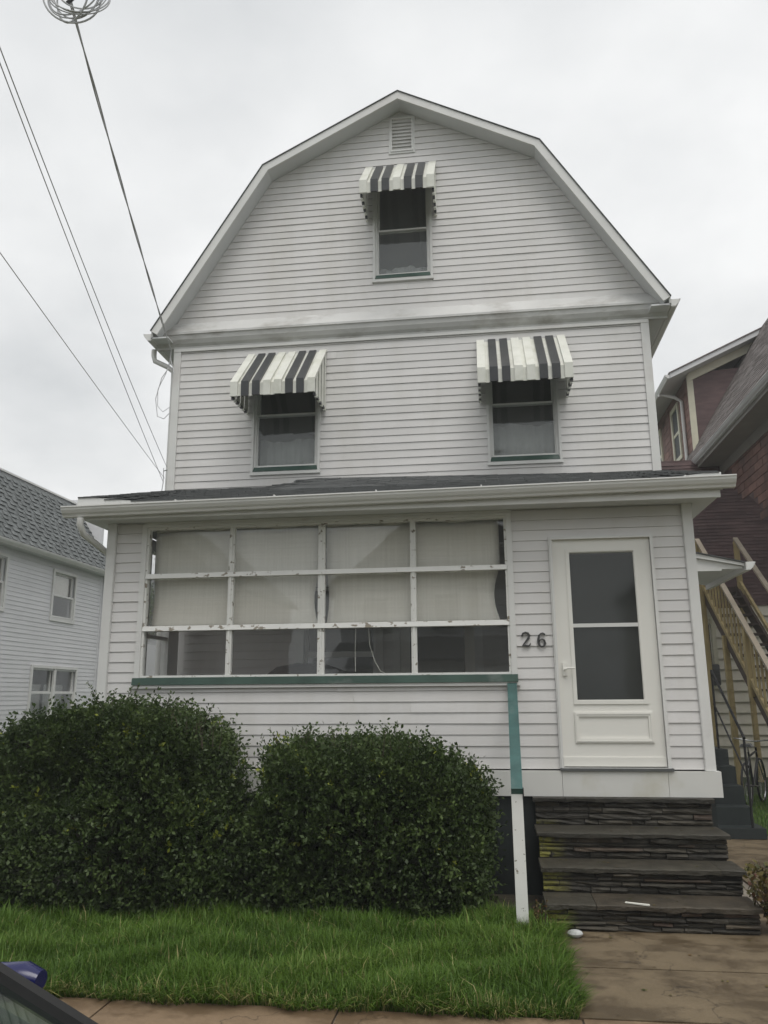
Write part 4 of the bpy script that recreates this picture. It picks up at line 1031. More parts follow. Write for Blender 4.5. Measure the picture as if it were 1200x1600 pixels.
MB().tube([(-6.09, 1.97, 3.64), (-6.085, 1.97, 3.45), (-6.10, 1.97, 3.32), (-6.09, 1.98, 3.2)], .006, 6).build('lead_wire', 'wire', ins)

# ================================================================== left neighbour
LX = -12.7
lh = thing('neighbour_house', 'pale-sided neighbour house with grey shingled gambrel roof at the left', 'house', (LX-3, 9, GZ))
lm = wallmap('+x', LX)
LY0, LY1 = 5.2, 13.65
LW = [(10.95, 11.99, 2.64, 3.78), (7.85, 8.88, 2.66, 3.80), (10.33, 12.37, .225, 1.38)]
lops = [(a-.05, b+.05, c-.05, d_+.05) for a, b, c, d_ in LW]
lw = strips(lm, -.9, 4.05, lambda z: (LY0, LY1), LW, .15).build('side_wall', 'lsiding', lh)
siding(lw, lm, -.9, 4.05, lambda z: (LY0, LY1-.1), lops, 'lsiding', seam=99)
box('corner_post', 'lsiding', lh, LX-.12, LX+.03, LY1-.1, LY1+.02, -.9, 4.05)
box('foundation', 'curb', lh, LX-6, LX+.005, LY0, LY1, GZ-.2, -.9)
box('rear_wall', 'lsiding', lh, LX-6.5, LX-.13, LY1-.15, LY1, GZ, 6.3)
box('front_wall', 'lsiding', lh, LX-6.5, LX-.13, LY0, LY0+.15, GZ, 6.3)
box('inner_wall', 'room', lh, LX-3, LX-2.9, LY0+.2, LY1-.2, GZ, 4)
box('ceiling', 'room', lh, LX-6, LX-.16, LY0+.16, LY1-.16, 3.95, 4.0)
box('floor', 'room', lh, LX-6, LX-.16, LY0+.16, LY1-.16, 1.7, 1.8)
box('floor', 'room', lh, LX-6, LX-.16, LY0+.16, LY1-.16, -.6, -.5)
for i, (a, b, c, d_) in enumerate(LW):
    o = frame_mb(lm, a-.07, b+.07, c-.09, d_+.07, .07, -.02, .04, wb=.09).build('window', 'trim', lh)
    subs = [(a, b)] if i < 2 else [(a, (a+b)/2-.05), ((a+b)/2+.05, b)]
    if i == 2: mbox(lm, (a+b)/2-.05, (a+b)/2+.05, -.02, .03, c, d_).build('mullion', 'trim', o)
    for s0, s1 in subs:
        md = (c+d_)/2
        frame_mb(lm, s0, s1, c, md+.02, .05, -.05, .0).build('lower_sash', 'trim', o); frame_mb(lm, s0, s1, md-.02, d_, .05, -.085, -.052).build('upper_sash', 'trim', o)
        mbox(lm, s0+.04, s1-.04, -.03, -.025, c+.04, md).build('pane', 'glass', o); mbox(lm, s0+.04, s1-.04, -.07, -.065, md+.02, d_-.04).build('pane', 'glass', o)
        if i < 2: mbox(lm, s0+.05, s1-.05, -.125, -.120, md-.02, d_-.05).build('blind', 'roller', o)
        else: mbox(lm, s0+.02, s1-.02, -.30, -.295, c+.0, md+.2).build('blind', 'screen', o)
# steep shingled slope
BX, BZ = LX-1.0, 6.17; EX, EZ = LX+.28, 4.14
lr = MB().prism([(EX, EZ-.03), (BX, BZ-.03), (LX-4.2, 7.6), (LX-4.2, 7.45), (BX-.02, BZ-.15), (EX-.12, EZ-.05)], LY0-.3, LY1+.28, lambda p, q, a: (p, a, q)).build('roof', 'shingle', lh)
sl_ = Vector((BX-EX, 0, BZ-EZ)); SL = sl_.length; sl_.normalize(); nrm = Vector((sl_.z, 0, -sl_.x))
ang = math.atan2(sl_.z, -sl_.x)
def tab_mesh(wd, ht, th):
    mb = MB(); mb.hexa([(0, 0, 0), (th, 0, 0), (th, wd, 0), (0, wd, 0), (0, 0, ht), (.002, 0, ht), (.002, wd, ht), (0, wd, ht)]); return mb
protos = []
tg = False; cnt = 0; exp = .150; rest = MB(); nrow = int(SL/exp)
for rI in range(nrow):
    y = 7.6+(.16 if rI % 2 else 0)
    while y < LY1+.24:
        wd = random.choice([.15, .18, .22]); wd = min(wd, LY1+.27-y); tg = not tg; th = .034 if tg else .010
        p = Vector((EX, y, EZ))+sl_*(rI*exp)+nrm*.004
        q = [p, p+nrm*th, p+nrm*th+Vector((0, wd-.006, 0)), p+Vector((0, wd-.006, 0))]
        e = sl_*(exp*1.1)
        pts = q+[q[0]+e, q[0]+e+nrm*.003, q[3]+e+nrm*.003, q[3]+e]
        if y > 8.6 and rI < 14 and cnt < 300: MB().hexa(pts).build('shingle', 'shingle', lr); cnt += 1
        else: rest.hexa(pts)
        y += wd
rs = rest.build('shingles', 'shingle', lr); rs['kind'] = 'stuff'
box('ridge_trim', 'metalw', lh, BX-.05, BX+.03, LY0-.3, LY1+.3, BZ-.005, BZ+.045)
gutter('gutter', lh, lambda s, p, q: (EX-.02+p, s, EZ-.13+q), LY0-.3, LY1+.3)
box('soffit', 'soffit', lh, LX+.02, EX-.02, LY0-.2, LY1+.2, EZ-.12, EZ-.10)
MB().tube([(LX+.06, LY1-.28, 3.98), (LX+.06, LY1-.28, -.8)], .012, 6).build('conduit', 'lsiding', lh)
# rear addition with lattice
ad = box('rear_addition', 'lsiding', lh, -16.5, -12.55, 14.4, 19, .2, 2.3)
siding(ad, wallmap('-y', 14.4), .25, 2.3, lambda z: (-13.6, -12.56), [], 'lsiding', seam=99)
lt = frame_mb(wallmap('-y', 14.35), -13.5, -12.5, GZ, .22, .06, 0, .03).build('lattice', 'lattice', lh)
for k in range(15):
    for sg in (1, -1):
        x = -13.5+k*.12-.3
        a = Vector((x if sg > 0 else x+1.25, 14.33, GZ)); b = Vector((x+1.25 if sg > 0 else x, 14.33, .2))
        pa = a; pb = b
        t0 = max(0, min(1, ((-13.5-pa.x)/(pb.x-pa.x)) if pb.x != pa.x else 0)); t1 = max(0, min(1, ((-12.5-pa.x)/(pb.x-pa.x)) if pb.x != pa.x else 1))
        t0, t1 = min(t0, t1), max(t0, t1)
        if t1-t0 > .05: MB().bar(pa.lerp(pb, t0), pa.lerp(pb, t1), .035, .006+.004*(sg > 0)).build('lattice_strip', 'lattice', lt)
fh = thing('distant_house', 'distant white house glimpsed between left neighbour and porch corner', 'house', (-24, 38, GZ))
box('wall', 'lsiding', fh, -28, -19, 34, 42, GZ, 4.2)
MB().prism([(-28.4, 4.1), (-18.6, 4.1), (-18.6, 4.3), (-23.5, 8.2), (-28.4, 4.3)], 33.6, 42.4, lambda p, q, a: (p, a, q)).build('roof', 'shingle2', fh)
for x in (-26.5, -23.8, -21.2):
    o = box('window', 'trim', fh, x, x+1.1, 33.95, 34.02, 1.2, 2.9); box('pane', 'dark', o, x+.1, x+1.0, 33.93, 33.949, 1.3, 2.8)

def tree(name, lab, x, y, h, r_, seed, n=9000):
    R = np.random.default_rng(seed); t = thing(name, lab, 'tree', (x, y, GZ)); mb = MB()
    mb.tube([(x, y, GZ-.2), (x+.1, y, GZ+h*.3), (x, y+.1, GZ+h*.7)], [.22, .17, .06], 10)
    tips = []
    for k in range(26):
        a = R.uniform(0, 6.28); z0 = GZ+h*R.uniform(.28, .65); q = R.uniform(.4, 1)*r_; tip = Vector((x+math.cos(a)*q, y+math.sin(a)*q, z0+h*R.uniform(.12, .38)))
        mb.tube([(x, y, z0), ((x+tip.x)/2, (y+tip.y)/2, (z0+tip.z)/2+.2), tip], [.07, .04, .012], 6); tips.append(tip)
    mb.build('trunk', 'bark', t)
    T = np.array(tips)[R.integers(0, len(tips), n)]+R.normal(0, .42, (n, 3)); A = unit(R.normal(size=(n, 3)))*.12; B = unit(np.cross(A, R.normal(size=(n, 3))))*.04
    leaves_mesh('crown', 'treeleaf', t, T, A, B, R.random(n))['kind'] = 'stuff'
tree('tree', 'tree far behind, glimpsed beside the left neighbour roof', -18.6, 25.5, 8.2, 2.2, 31)

# ================================================================== right neighbour
RX, RYC = 3.5, 10.6
rh = thing('neighbour_house', 'red-brown shingled neighbour house with dormer at the right', 'house', (RX+3, 8, GZ))
rw = MB().prism([(4.7, 1.95), (RYC, 5.66), (RYC, 5.72), (4.7, 5.72)], RX+.004, RX+.12, lambda p, q, a: (a, p, q)).build('upper_side_wall', 'plum', rh)
box('front_wall', 'brick', rh, RX+.13, RX+7, 4.7, 4.85, GZ, 5.72)
z = 3.3; k = 0
while z < 5.60:
    y = 5.0+(.24 if k % 2 else 0)
    while y < RYC-.02:
        L = min(.48, RYC-.01-y)
        ylim = 10.56-(5.75-z)/.65
        if y+L < RYC and y > 5.2 and z > 5.78-(10.56-y)*.65+random.uniform(-.25, .15) and L > .06:
            th = random.uniform(.008, .016)
            MB().hexa([(RX-th, y+.006, z+.008), (RX+.003, y+.006, z+.008), (RX+.003, y+L-.006, z+.008), (RX-th, y+L-.006, z+.008), (RX-th, y+.006, z+.157), (RX+.003, y+.006, z+.157), (RX+.003, y+L-.006, z+.157), (RX-th, y+L-.006, z+.157)]).build('brick', 'brick', rw)
        y += .48
    z += .165; k += 1
ew = box('ell_wall', 'plum', rh, 1.6, 7.0, RYC+.02, RYC+.2, 2.55, 5.9)
cs = MB(); z = 2.55
while z < 5.8:
    x = 1.6-random.uniform(0, .3)
    while x < 5.5:
        L = random.uniform(.35, .9); lp = random.uniform(.012, .022)
        a, b = max(1.6, x), min(5.5, x+L-.004)
        if b > a: cs.hexa([(a, RYC+.02-lp, z), (b, RYC+.02-lp, z), (b, RYC+.021, z), (a, RYC+.021, z), (a, RYC+.015, z+.072), (b, RYC+.015, z+.072), (b, RYC+.021, z+.072), (a, RYC+.021, z+.072)])
        x += L
    z += .075
tag(cs.build('shingles', 'plum', ew), kind='stuff')
RWN = (2.35, 2.95, .85, 2.25)
lw2 = strips(wallmap('-y', RYC+.05), GZ, 2.55, lambda z: (1.0, 7.0), [RWN], .12, .2).build('lower_wall', 'cream', rh)
siding(lw2, wallmap('-y', RYC+.05), -.65, 2.55, lambda z: (1.0, 6.0), [(RWN[0]-.06, RWN[1]+.06, RWN[2]-.08, RWN[3]+.06)], 'cream', pitch=.228, lip=.05, seam=99)
rm_ = wallmap('-y', RYC+.05)
o = frame_mb(rm_, RWN[0]-.09, RWN[1]+.09, RWN[2]-.09, RWN[3]+.09, .09, -.02, .05).build('window', 'creamtrim', rh)
mbox(rm_, RWN[0], RWN[1], -.05, -.045, RWN[2], RWN[3]).build('pane', 'glass', o)
mbox(rm_, RWN[0]-.3, RWN[1]+.3, -.6, -.58, RWN[2]-.3, RWN[3]+.3).build('backing', 'dark', o)
ac = rbox(RWN[0]+.02, RWN[1]-.02, RYC-.45, RYC+.02, RWN[2]-.02, RWN[2]+.42, .03).build('air_conditioner', 'acunit', rh)
# eave, roof, soffit
EXR = RX-.5; EZR = 5.92; RT = (RX+2.4, EZR+2.9*1.66)
roof = MB().prism([(EXR, EZR), (RX+1.9, EZR+2.4*1.66), (RX+4.5, EZR+5.2), (RX+4.5, EZR+5.0), (RX+1.95, EZR+2.4*1.66-.14), (EXR+.02, EZR-.10)], 4.3, 15, lambda p, q, a: (p, a, q)).build('roof', 'rshingle', rh)
rs_ = MB(); sv = Vector((2.4, 0, 2.4*1.66)); L_ = sv.length; sv.normalize(); nv = Vector((-sv.z, 0, sv.x)); t_ = 0; c = 0
while t_ < L_-.1:
    y = 4.35+(.15 if c % 2 else 0)
    while y < 14.9:
        p = Vector((EXR, y, EZR))+sv*t_+nv*.003; th = random.uniform(.008, .018); wd = random.uniform(.25, .34); e = sv*.16
        q = [p, p+nv*th, p+nv*th+Vector((0, wd-.006, 0)), p+Vector((0, wd-.006, 0))]
        rs_.hexa(q+[q[0]+e, q[0]+e+nv*.003, q[3]+e+nv*.003, q[3]+e]); y += wd
    t_ += .145; c += 1
tag(rs_.build('shingles', 'rshingle', roof), kind='stuff')
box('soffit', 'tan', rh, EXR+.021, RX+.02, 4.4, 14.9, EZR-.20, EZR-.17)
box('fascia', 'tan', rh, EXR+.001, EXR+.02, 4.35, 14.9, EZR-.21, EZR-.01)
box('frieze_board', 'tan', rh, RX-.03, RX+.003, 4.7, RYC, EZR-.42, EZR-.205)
gutter('gutter', rh, lambda s, p, q: (EXR-.004-p, s, EZR-.13+q), 4.3, 14.9).data.materials[0] = MT['soffit']
# dormer
DZ = 8.80; DY0 = 12.6
dw = box('dormer', 'brick', rh, RX+.02, RX+.14, DY0, 19, 6.3, DZ)
z = 6.4; k = 0
while z < DZ-.1:
    y = DY0+.02
    while y < 18:
        if not (13.7 < y+.2 < 14.9 and z > 6.9) and not (16.0 < y+.2 < 17.3 and z > 6.9):
            MB().hexa([(RX+.006, y, z), (RX+.021, y, z), (RX+.021, y+.40, z), (RX+.006, y+.40, z), (RX+.010, y, z+.19), (RX+.021, y, z+.19), (RX+.021, y+.40, z+.19), (RX+.010, y+.40, z+.19)]).build('shingle', 'brick', dw)
        y += .41
    z += .2; k += 1
dm = wallmap('-x', RX+.02)
for a, b in ((13.85, 14.75), (16.15, 17.05)):
    o = frame_mb(dm, a, b, 6.9, 8.5, .12, -.02, .05).build('window', 'creamtrim', rh); mbox(dm, a+.1, b-.1, .0, .012, 7.0, 8.4).build('pane', 'dark', o)
    mbox(dm, a+.1, b-.1, .012, .03, 7.66, 7.74).build('sash_rail', 'creamtrim', o)
# dormer front cheek, trim and roof
MB().prism([(RX+.03, 6.5), (RX+1.45, DZ+.1), (RX+.03, DZ)], DY0-.02, DY0+.1, lambda p, q, a: (p, a, q)).build('dormer_cheek', 'plum', rh)
box('corner_post', 'creamtrim', rh, RX-.05, RX+.10, DY0-.06, DY0-.021, 6.6, DZ-.05)
def droof(x): return DZ+.12+(x-RX)*.46
MB().hexa([(RX-.02, DY0-.08, droof(RX)-.36), (RX+1.9, DY0-.08, droof(RX+1.9)-.36), (RX+1.9, DY0-.03, droof(RX+1.9)-.36), (RX-.02, DY0-.03, droof(RX)-.36), (RX-.02, DY0-.08, droof(RX)-.14), (RX+1.9, DY0-.08, droof(RX+1.9)-.14), (RX+1.9, DY0-.03, droof(RX+1.9)-.14), (RX-.02, DY0-.03, droof(RX)-.14)]).build('dormer_frieze', 'creamtrim', rh)
MB().prism([(RX-.55, droof(RX-.55)-.13), (RX+2.9, droof(RX+2.9)-.13), (RX+2.9, droof(RX+2.9)), (RX-.55, droof(RX-.55))], DY0-.45, 19.3, lambda p, q, a: (p, a, q)).build('dormer_roof', 'soffit', rh)
MB().prism([(RX-.58, droof(RX-.58)+.002), (RX+2.9, droof(RX+2.9)+.002), (RX+2.9, droof(RX+2.9)+.03), (RX-.58, droof(RX-.58)+.03)], DY0-.48, 19.3, lambda p, q, a: (p, a, q)).build('dormer_shingles', 'rshingle', rh)
gutter('gutter', rh, lambda s, p, q: (RX-.56-p, s, droof(RX-.55)-.14+q), DY0-.45, 19.3)
MB().tube([(RX-.62, 13.3, droof(RX-.6)-.14), (RX-.55, 13.3, droof(RX)-.4), (RX-.2, 13.3, droof(RX)-.5), (RX-.04, 13.3, droof(RX)-.62), (RX-.04, 13.3, 6.4)], .045, 10).build('downspout', 'metalw', rh)
box('rear_wall', 'plum', rh, RX+2, RX+7, 10.85, 15, GZ, 5.7)

# ---- outside wooden staircase
st = thing('wooden_staircase', 'yellow wooden outside staircase between the houses, descending toward the street', 'staircase', (2.9, 7, GZ))
def sy(z, y0=5.1, z0=GZ): return y0+(z-z0)/.77
def szz(y, y0=5.0, z0=GZ): return z0+(y-y0)*.775
SXa, SXb = 2.62, 3.30
MB().hexa([(SXa, 4.95, GZ), (SXa+.05, 4.95, GZ), (SXa+.05, 9.75, szz(9.75)-.05), (SXa, 9.75, szz(9.75)-.05), (SXa, 4.95, GZ+.30), (SXa+.05, 4.95, GZ+.30), (SXa+.05, 9.75, szz(9.75)+.25), (SXa, 9.75, szz(9.75)+.25)]).build('stringer', 'wooddark', st)
MB().hexa([(SXb, 4.95, GZ), (SXb+.05, 4.95, GZ), (SXb+.05, 9.75, szz(9.75)-.05), (SXb, 9.75, szz(9.75)-.05), (SXb, 4.95, GZ+.30), (SXb+.05, 4.95, GZ+.30), (SXb+.05, 9.75, szz(9.75)+.25), (SXb, 9.75, szz(9.75)+.25)]).build('stringer', 'wooddark', st)
ns = 17
for k in range(ns):
    y = 5.1+k*(4.6/ns); z = szz(y)+.20
    box('tread', 'wooddark', st, SXa+.051, SXb-.001, y-.02, y+.27, z, z+.04)
for X_ in (SXa-.045, SXb+.055):
    MB().bar((X_+.02, 4.98, GZ+1.30), (X_+.02, 9.7, szz(9.7)+1.28), .09, .045).build('handrail', 'woodtop', st)
    MB().bar((X_+.02, 5.02, GZ+.38), (X_+.02, 9.7, szz(9.7)+.36), .05, .08).build('lower_rail', 'wood', st)
    for k in range(22):
        y = 5.15+k*.205; zb = szz(y)+.40
        if X_ < 3: MB().box(X_, X_+.034, y, y+.036, zb, zb+.84).build('baluster', 'wood', st)
    for y in (4.98, 7.0, 9.62):
        MB().box(X_-.03, X_+.06, y, y+.10, (GZ if y != 7.0 else szz(y)+.1), szz(y)+1.27 if y > 5 else GZ+1.28).build('post', 'wood', st)
MB().box(SXa-.06, SXa+.04, 8.35, 8.45, GZ, szz(8.35)+.2).build('support_post', 'wood', st)
box('landing', 'wooddark', st, SXa-.1, SXb+.1, 9.76, RYC, szz(9.75)+.1, szz(9.75)+.22)
for k in range(7):
    box('fence_board', 'wood', st, 1.75+k*.125, 1.75+k*.125+.115, 9.74, 9.76, szz(9.75)+.2, szz(9.75)+1.25)
box('fence_rail', 'wooddark', st, 1.72, SXa, 9.765, 9.80, szz(9.75)+.75, szz(9.75)+.82)
box('landing_post', 'wood', st, 1.70, 1.80, 9.70, 9.80, szz(9.75)-.3, szz(9.75)+1.3)
box('landing', 'wooddark', st, 1.70, SXa-.101, 9.76, RYC, szz(9.75)+.1, szz(9.75)+.2)

# ---- slate-blue side steps and pipe rail under the canopy
ss = thing('side_steps', 'slate-blue painted steps at the side door under the small canopy', 'steps', (.8, 3.4, GZ))
for k, (z1, y0) in enumerate(((-.93, 2.95), (-.72, 3.22), (-.50, 3.50), (-.28, 3.78), (-.08, 4.06))):
    box('step', 'stepblue', ss, .31, 1.30 if k else 1.36, y0, 4.9-.01*k, GZ if k == 0 else z1-.22, z1)
pr = thing('pipe_railing', 'thin black pipe handrail of the blue side steps', 'railing', (1.2, 3.2, GZ))
MB().tube([(1.22, 3.0, GZ+.12), (1.22, 3.0, .12)], .016, 8).build('post', 'black', pr)
MB().tube([(1.22, 2.98, .12), (1.22, 4.2, .98)], .018, 8).build('rail', 'black', pr)
MB().tube([(1.22, 3.0, -.35), (1.22, 4.2, .5)], .012, 8).build('rail', 'black', pr)
MB().tube([(1.22, 4.2, -.1), (1.22, 4.2, .98)], .016, 8).build('post', 'black', pr)

# ---- bicycle
def bicycle(x, y, yaw, lab):
    t = thing('bicycle', lab, 'bicycle', (x, y, GZ)); c, s = math.cos(yaw), math.sin(yaw)
    def T(p): return (x+p[0]*c-p[1]*s, y+p[0]*s+p[1]*c, GZ+p[2])
    for wx in (-.52, .52):
        ring = [T((wx+.33*math.cos(a), 0, .34+.33*math.sin(a))) for a in [2*math.pi*i/28 for i in range(29)]]
        wl = MB().tube(ring, .018, 6, cap=False).build('wheel', 'rubber', t)
        ring = [T((wx+.305*math.cos(a), 0, .34+.305*math.sin(a))) for a in [2*math.pi*i/28 for i in range(29)]]
        MB().tube(ring, .009, 5, cap=False).build('rim', 'chrome', wl)
        mb = MB()
        for i in range(14):
            a = 2*math.pi*i/14; mb.tube([T((wx, .02*(-1)**i, .34)), T((wx+.3*math.cos(a), 0, .34+.3*math.sin(a)))], .0016, 4)
        mb.build('spokes', 'chrome', wl)
    mb = MB()
    for a, b in (((-.52, 0, .34), (-.08, 0, .30)), ((-.08, 0, .30), (-.2, 0, .82)), ((-.52, 0, .34), (-.18, 0, .75)), ((-.08, 0, .30), (.38, 0, .70)), ((-.18, 0, .75), (.36, 0, .80)), ((.36, 0, .86), (.40, 0, .68))):
        mb.tube([T(a), T(b)], .016, 8)
    mb.build('frame', 'black', t)
    mb = MB(); mb.tube([T((.39, 0, .70)), T((.52, .05, .34))], .012, 6); mb.tube([T((.39, 0, .70)), T((.52, -.05, .34))], .012, 6); mb.build('fork', 'chrome', t)
    MB().tube([T((.28, -.30, 1.0)), T((.36, -.2, .98)), T((.36, 0, .95)), T((.36, .2, .98)), T((.28, .30, 1.0))], .012, 8).build('handlebar', 'chrome', t)
    mb = MB(); pf = [(-.34, .09), (-.30, .11), (-.2, .09), (-.08, .04), (.0, .025)]
    for px, hw in pf:
        for q in ((-hw, .90), (-hw*.7, .94), (hw*.7, .94), (hw, .90)): mb.v.append(T((px, q[0], q[1])))
    for i in range(4):
        for k in range(4): mb.f.append((i*4+k, i*4+(k+1) % 4, i*4+4+(k+1) % 4, i*4+4+k))
    mb.f += [(0, 1, 2, 3), (19, 18, 17, 16)]; mb.build('saddle', 'acunit', t)
    MB().tube([T((-.2, 0, .8)), T((-.21, 0, .90))], .012, 8).build('seat_post', 'chrome', t)
    MB().tube([T((-.08, -.09, .30)), T((-.08, .09, .30))], .012, 8).build('crank', 'chrome', t)
    return t
bicycle(2.18, 6.05, math.radians(62), 'black bicycle parked under the yellow staircase')

# ================================================================== parked car
SG = GZ-.15
car = thing('parked_car', 'blue parked car, only windscreen edge and mirror at the lower left corner', 'car', (-3.9, -6.4, SG))
def loft(secs):
    """secs: list of (x, [(y, z)...]) closed rings"""
    mb = MB(); n = len(secs[0][1])
    for x, rg in secs:
        for yy, z in rg: mb.v.append((x, yy, z))
    for i in range(len(secs)-1):
        for k in range(n): mb.f.append((i*n+k, i*n+(k+1) % n, i*n+n+(k+1) % n, i*n+n+k))
    mb.f.append(tuple(range(n-1, -1, -1))); e = (len(secs)-1)*n; mb.f.append(tuple(e+k for k in range(n))); mb.sm = True
    return mb
YC = -6.43; HWd = .90
def ring(zb, zt, hw, inset):
    return [(YC-hw+.03, zb), (YC-hw, zb+.12), (YC-hw, (zb+zt)/2), (YC-hw+.02, zt-.12), (YC-hw+inset, zt-.03), (YC-hw*.5, zt), (YC+hw*.5, zt), (YC+hw-inset, zt-.03), (YC+hw-.02, zt-.12), (YC+hw, (zb+zt)/2), (YC+hw, zb+.12), (YC+hw-.03, zb)]
bd = SG+.22
body = loft([(-6.15, ring(bd+.12, SG+.86, .70, .10)), (-6.05, ring(bd, SG+.93, .80, .10)), (-5.3, ring(bd-.02, SG+.95, .87, .10)), (-4.2, ring(bd-.02, SG+.94, .88, .08)), (-2.95, ring(bd-.02, SG+.92, .88, .08)), (-2.3, ring(bd-.02, SG+.84, .87, .12)), (-1.9, ring(bd, SG+.76, .82, .16)), (-1.72, ring(bd+.05, SG+.64, .70, .15))]).build('body', 'bluepaint', car)
# greenhouse: pillars and roof, glass inside
B_ = {'fb': (-2.803, -.285), 'ft': (-3.665, .325), 'rt': (-5.25, SG+1.50), 'rb': (-5.85, SG+.955)}
hb, ht = .889, .553
def side(sg, key, hw): return (B_[key][0], YC+sg*hw, B_[key][1])
rf = loft([(-3.70, [(YC-ht, SG+1.485), (YC-ht*.6, SG+1.53), (YC+ht*.6, SG+1.53), (YC+ht, SG+1.485), (YC+ht, SG+1.46), (YC-ht, SG+1.46)]), (-4.5, [(YC-ht-.02, SG+1.51), (YC-ht*.6, SG+1.56), (YC+ht*.6, SG+1.56), (YC+ht+.02, SG+1.51), (YC+ht+.02, SG+1.48), (YC-ht-.02, SG+1.48)]), (-5.27, [(YC-ht, SG+1.48), (YC-ht*.6, SG+1.53), (YC+ht*.6, SG+1.53), (YC+ht, SG+1.48), (YC+ht, SG+1.45), (YC-ht, SG+1.45)])]).build('roof', 'bluepaint', car)
for sg in (-1, 1):
    MB().bar(side(sg, 'fb', hb), side(sg, 'ft', ht), .055, .035).build('pillar', 'rubber', car)
    MB().bar(side(sg, 'rb', hb), side(sg, 'rt', ht), .07, .05).build('pillar', 'bluepaint', car)
    MB().bar((-4.35, YC+sg*hb*1.02, SG+.93), (-4.40, YC+sg*ht*1.02, SG+1.48), .06, .05).build('pillar', 'rubber', car)
    for a, b, c_, d_ in (((-2.95, .925), (-4.34, .93), (-4.39, 1.47), (-3.74, 1.47)), ((-4.37, .93), (-5.8, .955), (-5.27, 1.46), (-4.42, 1.47))):
        q = [(a[0], hb, a[1]), (b[0], hb, b[1]), (c_[0], ht, c_[1]), (d_[0], ht, d_[1])]
        MB().hexa([(p[0], YC+sg*p[1], SG+p[2]) for p in q]+[(p[0], YC+sg*(p[1]-.005), SG+p[2]) for p in q]).build('side_window', 'carglass', car)
def quadpane(k0, k1, name, m):
    q = [side(-1, k0, hb), side(1, k0, hb), side(1, k1, ht), side(-1, k1, ht)]
    n_ = 8; mb = MB()
    for layer in (0, -.005):
        for j in range(5):
            for i in range(n_+1):
                s = i/n_; t = j/4
                p = Vector(q[0]).lerp(Vector(q[1]), s).lerp(Vector(q[3]).lerp(Vector(q[2]), s), t)
                bulge = .045*math.sin(math.pi*s)*(1 if k0 == 'fb' else -1); mb.v.append((p.x+bulge*.5, p.y, p.z+abs(bulge)*.4+layer))
    for L in (0, 1):
        for j in range(4):
            for i in range(n_):
                a = L*45+j*9+i; f_ = (a, a+1, a+10, a+9); mb.f.append(f_ if L == 0 else tuple(reversed(f_)))
    mb.sm = True; return mb.build(name, m, car)
quadpane('fb', 'ft', 'windscreen', 'carglass'); quadpane('rb', 'rt', 'rear_window', 'carglass')
for sg in (-1, 1):
    y_ = YC+sg*(HWd+.07)
    mr_ = loft([(-3.33, [(y_+.042*math.cos(a), SG+1.085+.042*math.sin(a)) for a in [2*math.pi*i/12 for i in range(12)]]), (-3.27, [(y_+.052*math.cos(a), SG+1.085+.043*math.sin(a)) for a in [2*math.pi*i/12 for i in range(12)]]), (-3.21, [(y_+.046*math.cos(a), SG+1.085+.048*math.sin(a)) for a in [2*math.pi*i/12 for i in range(12)]]), (-3.16, [(y_+.034*math.cos(a), SG+1.085+.026*math.sin(a)) for a in [2*math.pi*i/12 for i in range(12)]])]).build('mirror', 'bluepaint', car)
    MB().bar((-3.30, YC+sg*(HWd-.10), SG+.98), (-3.30, y_-sg*.03, SG+1.04), .06, .035).build('mirror_arm', 'rubber', mr_)
    for x in (-2.45, -5.2):
        wl = MB()
        for rr, yy in ((.0, .0), (.31, .0), (.33, .02), (.33, .17), (.31, .19), (.0, .19)):
            for k in range(24):
                a = 2*math.pi*k/24; wl.v.append((x+rr*math.cos(a), YC+sg*(HWd-.17+yy), SG+.33+rr*math.sin(a)))
        for i in range(5):
            for k in range(24): wl.f.append((i*24+k, i*24+(k+1) % 24, i*24+24+(k+1) % 24, i*24+24+k))
        w_ = wl.build('wheel', 'rubber', car)
        rm = MB()
        for rr, yy in ((.0, .198), (.19, .205), (.21, .195)):
            for k in range(20):
                a = 2*math.pi*k/20; rm.v.append((x+rr*math.cos(a), YC+sg*(HWd-.17+yy), SG+.33+rr*math.sin(a)))
        for i in range(2):
            for k in range(20): rm.f.append((i*20+k, i*20+(k+1) % 20, i*20+20+(k+1) % 20, i*20+20+k))
        rm.build('rim', 'chrome', w_)
    rbox(-1.86, -1.70, YC+sg*.52-.16, YC+sg*.52+.16, SG+.58, SG+.70, .03).build('headlight', 'metalw', car)
box('dashboard', 'rubber', car, -3.75, -2.98, YC-.75, YC+.75, SG+.70, SG+.88)

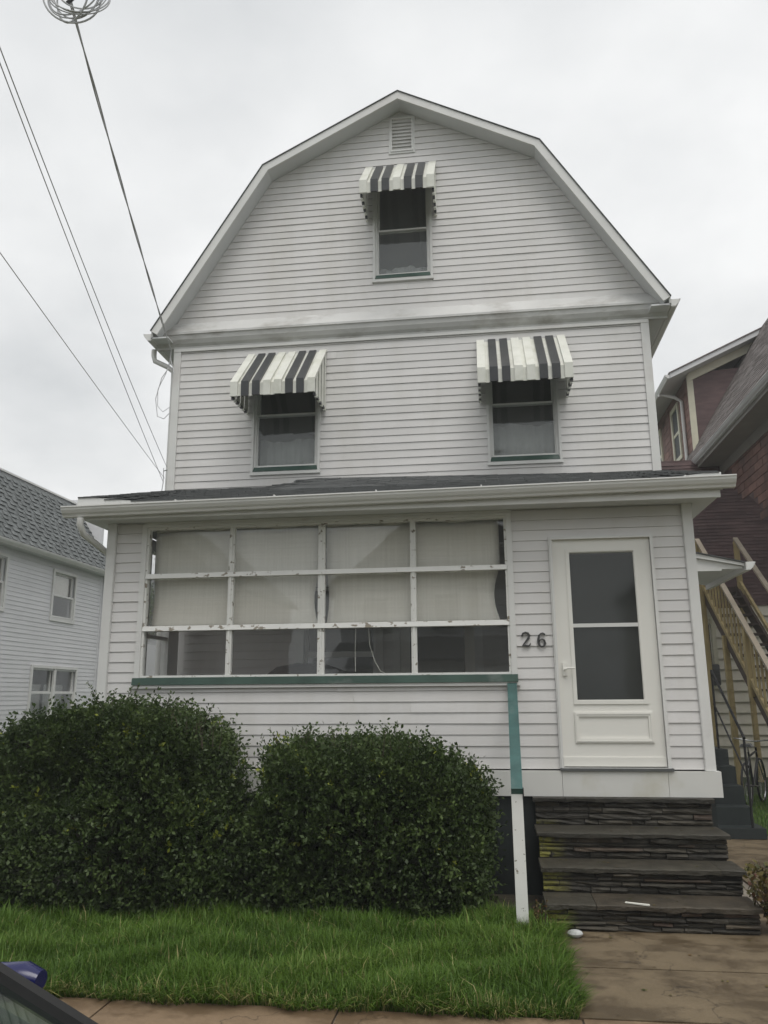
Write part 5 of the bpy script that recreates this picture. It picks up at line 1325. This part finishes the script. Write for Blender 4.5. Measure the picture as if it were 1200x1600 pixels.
# ================================================================== house across the street (seen in the panes)
oh = thing('opposite_house', 'grey gabled house across the street, seen only as reflection in the panes', 'house', (-3, -27, GZ))
box('wall', 'lsiding', oh, -7.5, .5, -30, -22, GZ, 4.6)
MB().prism([(-8.0, 4.5), (1.0, 4.5), (-3.5, 8.6)], -30.4, -21.7, lambda p, q, a: (p, a, q)).build('roof', 'shingle2', oh)
box('porch', 'trim', oh, -7.2, .2, -21.99, -20.2, GZ, 1.7)
MB().prism([(-22.0, 2.6), (-19.8, 1.7), (-19.8, 1.8), (-22.0, 2.75)], -7.6, .6, lambda p, q, a: (a, p, q)).build('porch_roof', 'shingle2', oh)
for x in (-6.5, -4.0, -1.4):
    o = box('window', 'trim', oh, x, x+1.1, -21.98, -21.9, 2.9, 4.3); box('pane', 'dark', o, x+.1, x+1.0, -21.899, -21.87, 3.0, 4.2)
oh2 = thing('opposite_house', 'second house across the street, seen only as reflection in the panes', 'house', (9, -28, GZ))
box('wall', 'cream', oh2, 4.5, 12.5, -32, -23, GZ, 5.0)
MB().prism([(4.0, 4.9), (13.0, 4.9), (8.5, 8.8)], -32.4, -22.7, lambda p, q, a: (p, a, q)).build('roof', 'rshingle', oh2)
oh3 = thing('opposite_house', 'third house across the street, seen only as reflection in the panes', 'house', (-17, -28, GZ))
box('wall', 'brick', oh3, -20.5, -12.0, -32, -23, GZ, 4.8)
MB().prism([(-21, 4.7), (-11.5, 4.7), (-16.2, 8.9)], -32.4, -22.7, lambda p, q, a: (p, a, q)).build('roof', 'shingle', oh3)

# ================================================================== thin mist added to lift the darks, in place of lens glare
mh = bpy.data.materials.new('mist'); mh.use_nodes = True; nth = mh.node_tree; nth.nodes.clear()
oh_ = N(nth, 'ShaderNodeOutputMaterial'); vh = N(nth, 'ShaderNodeVolumePrincipled')
vh.inputs['Color'].default_value = (.93, .95, .96, 1); vh.inputs['Density'].default_value = .0026; vh.inputs['Anisotropy'].default_value = .2
nth.links.new(vh.outputs[0], oh_.inputs['Volume']); MT['mist'] = mh
hz_ = box('added_haze', 'mist', None, -310, 310, -210, 410, GZ-1.8, 13.5)
tag(hz_, 'thin added mist that veils dark tones like lens glare', 'mist', kind='stuff')
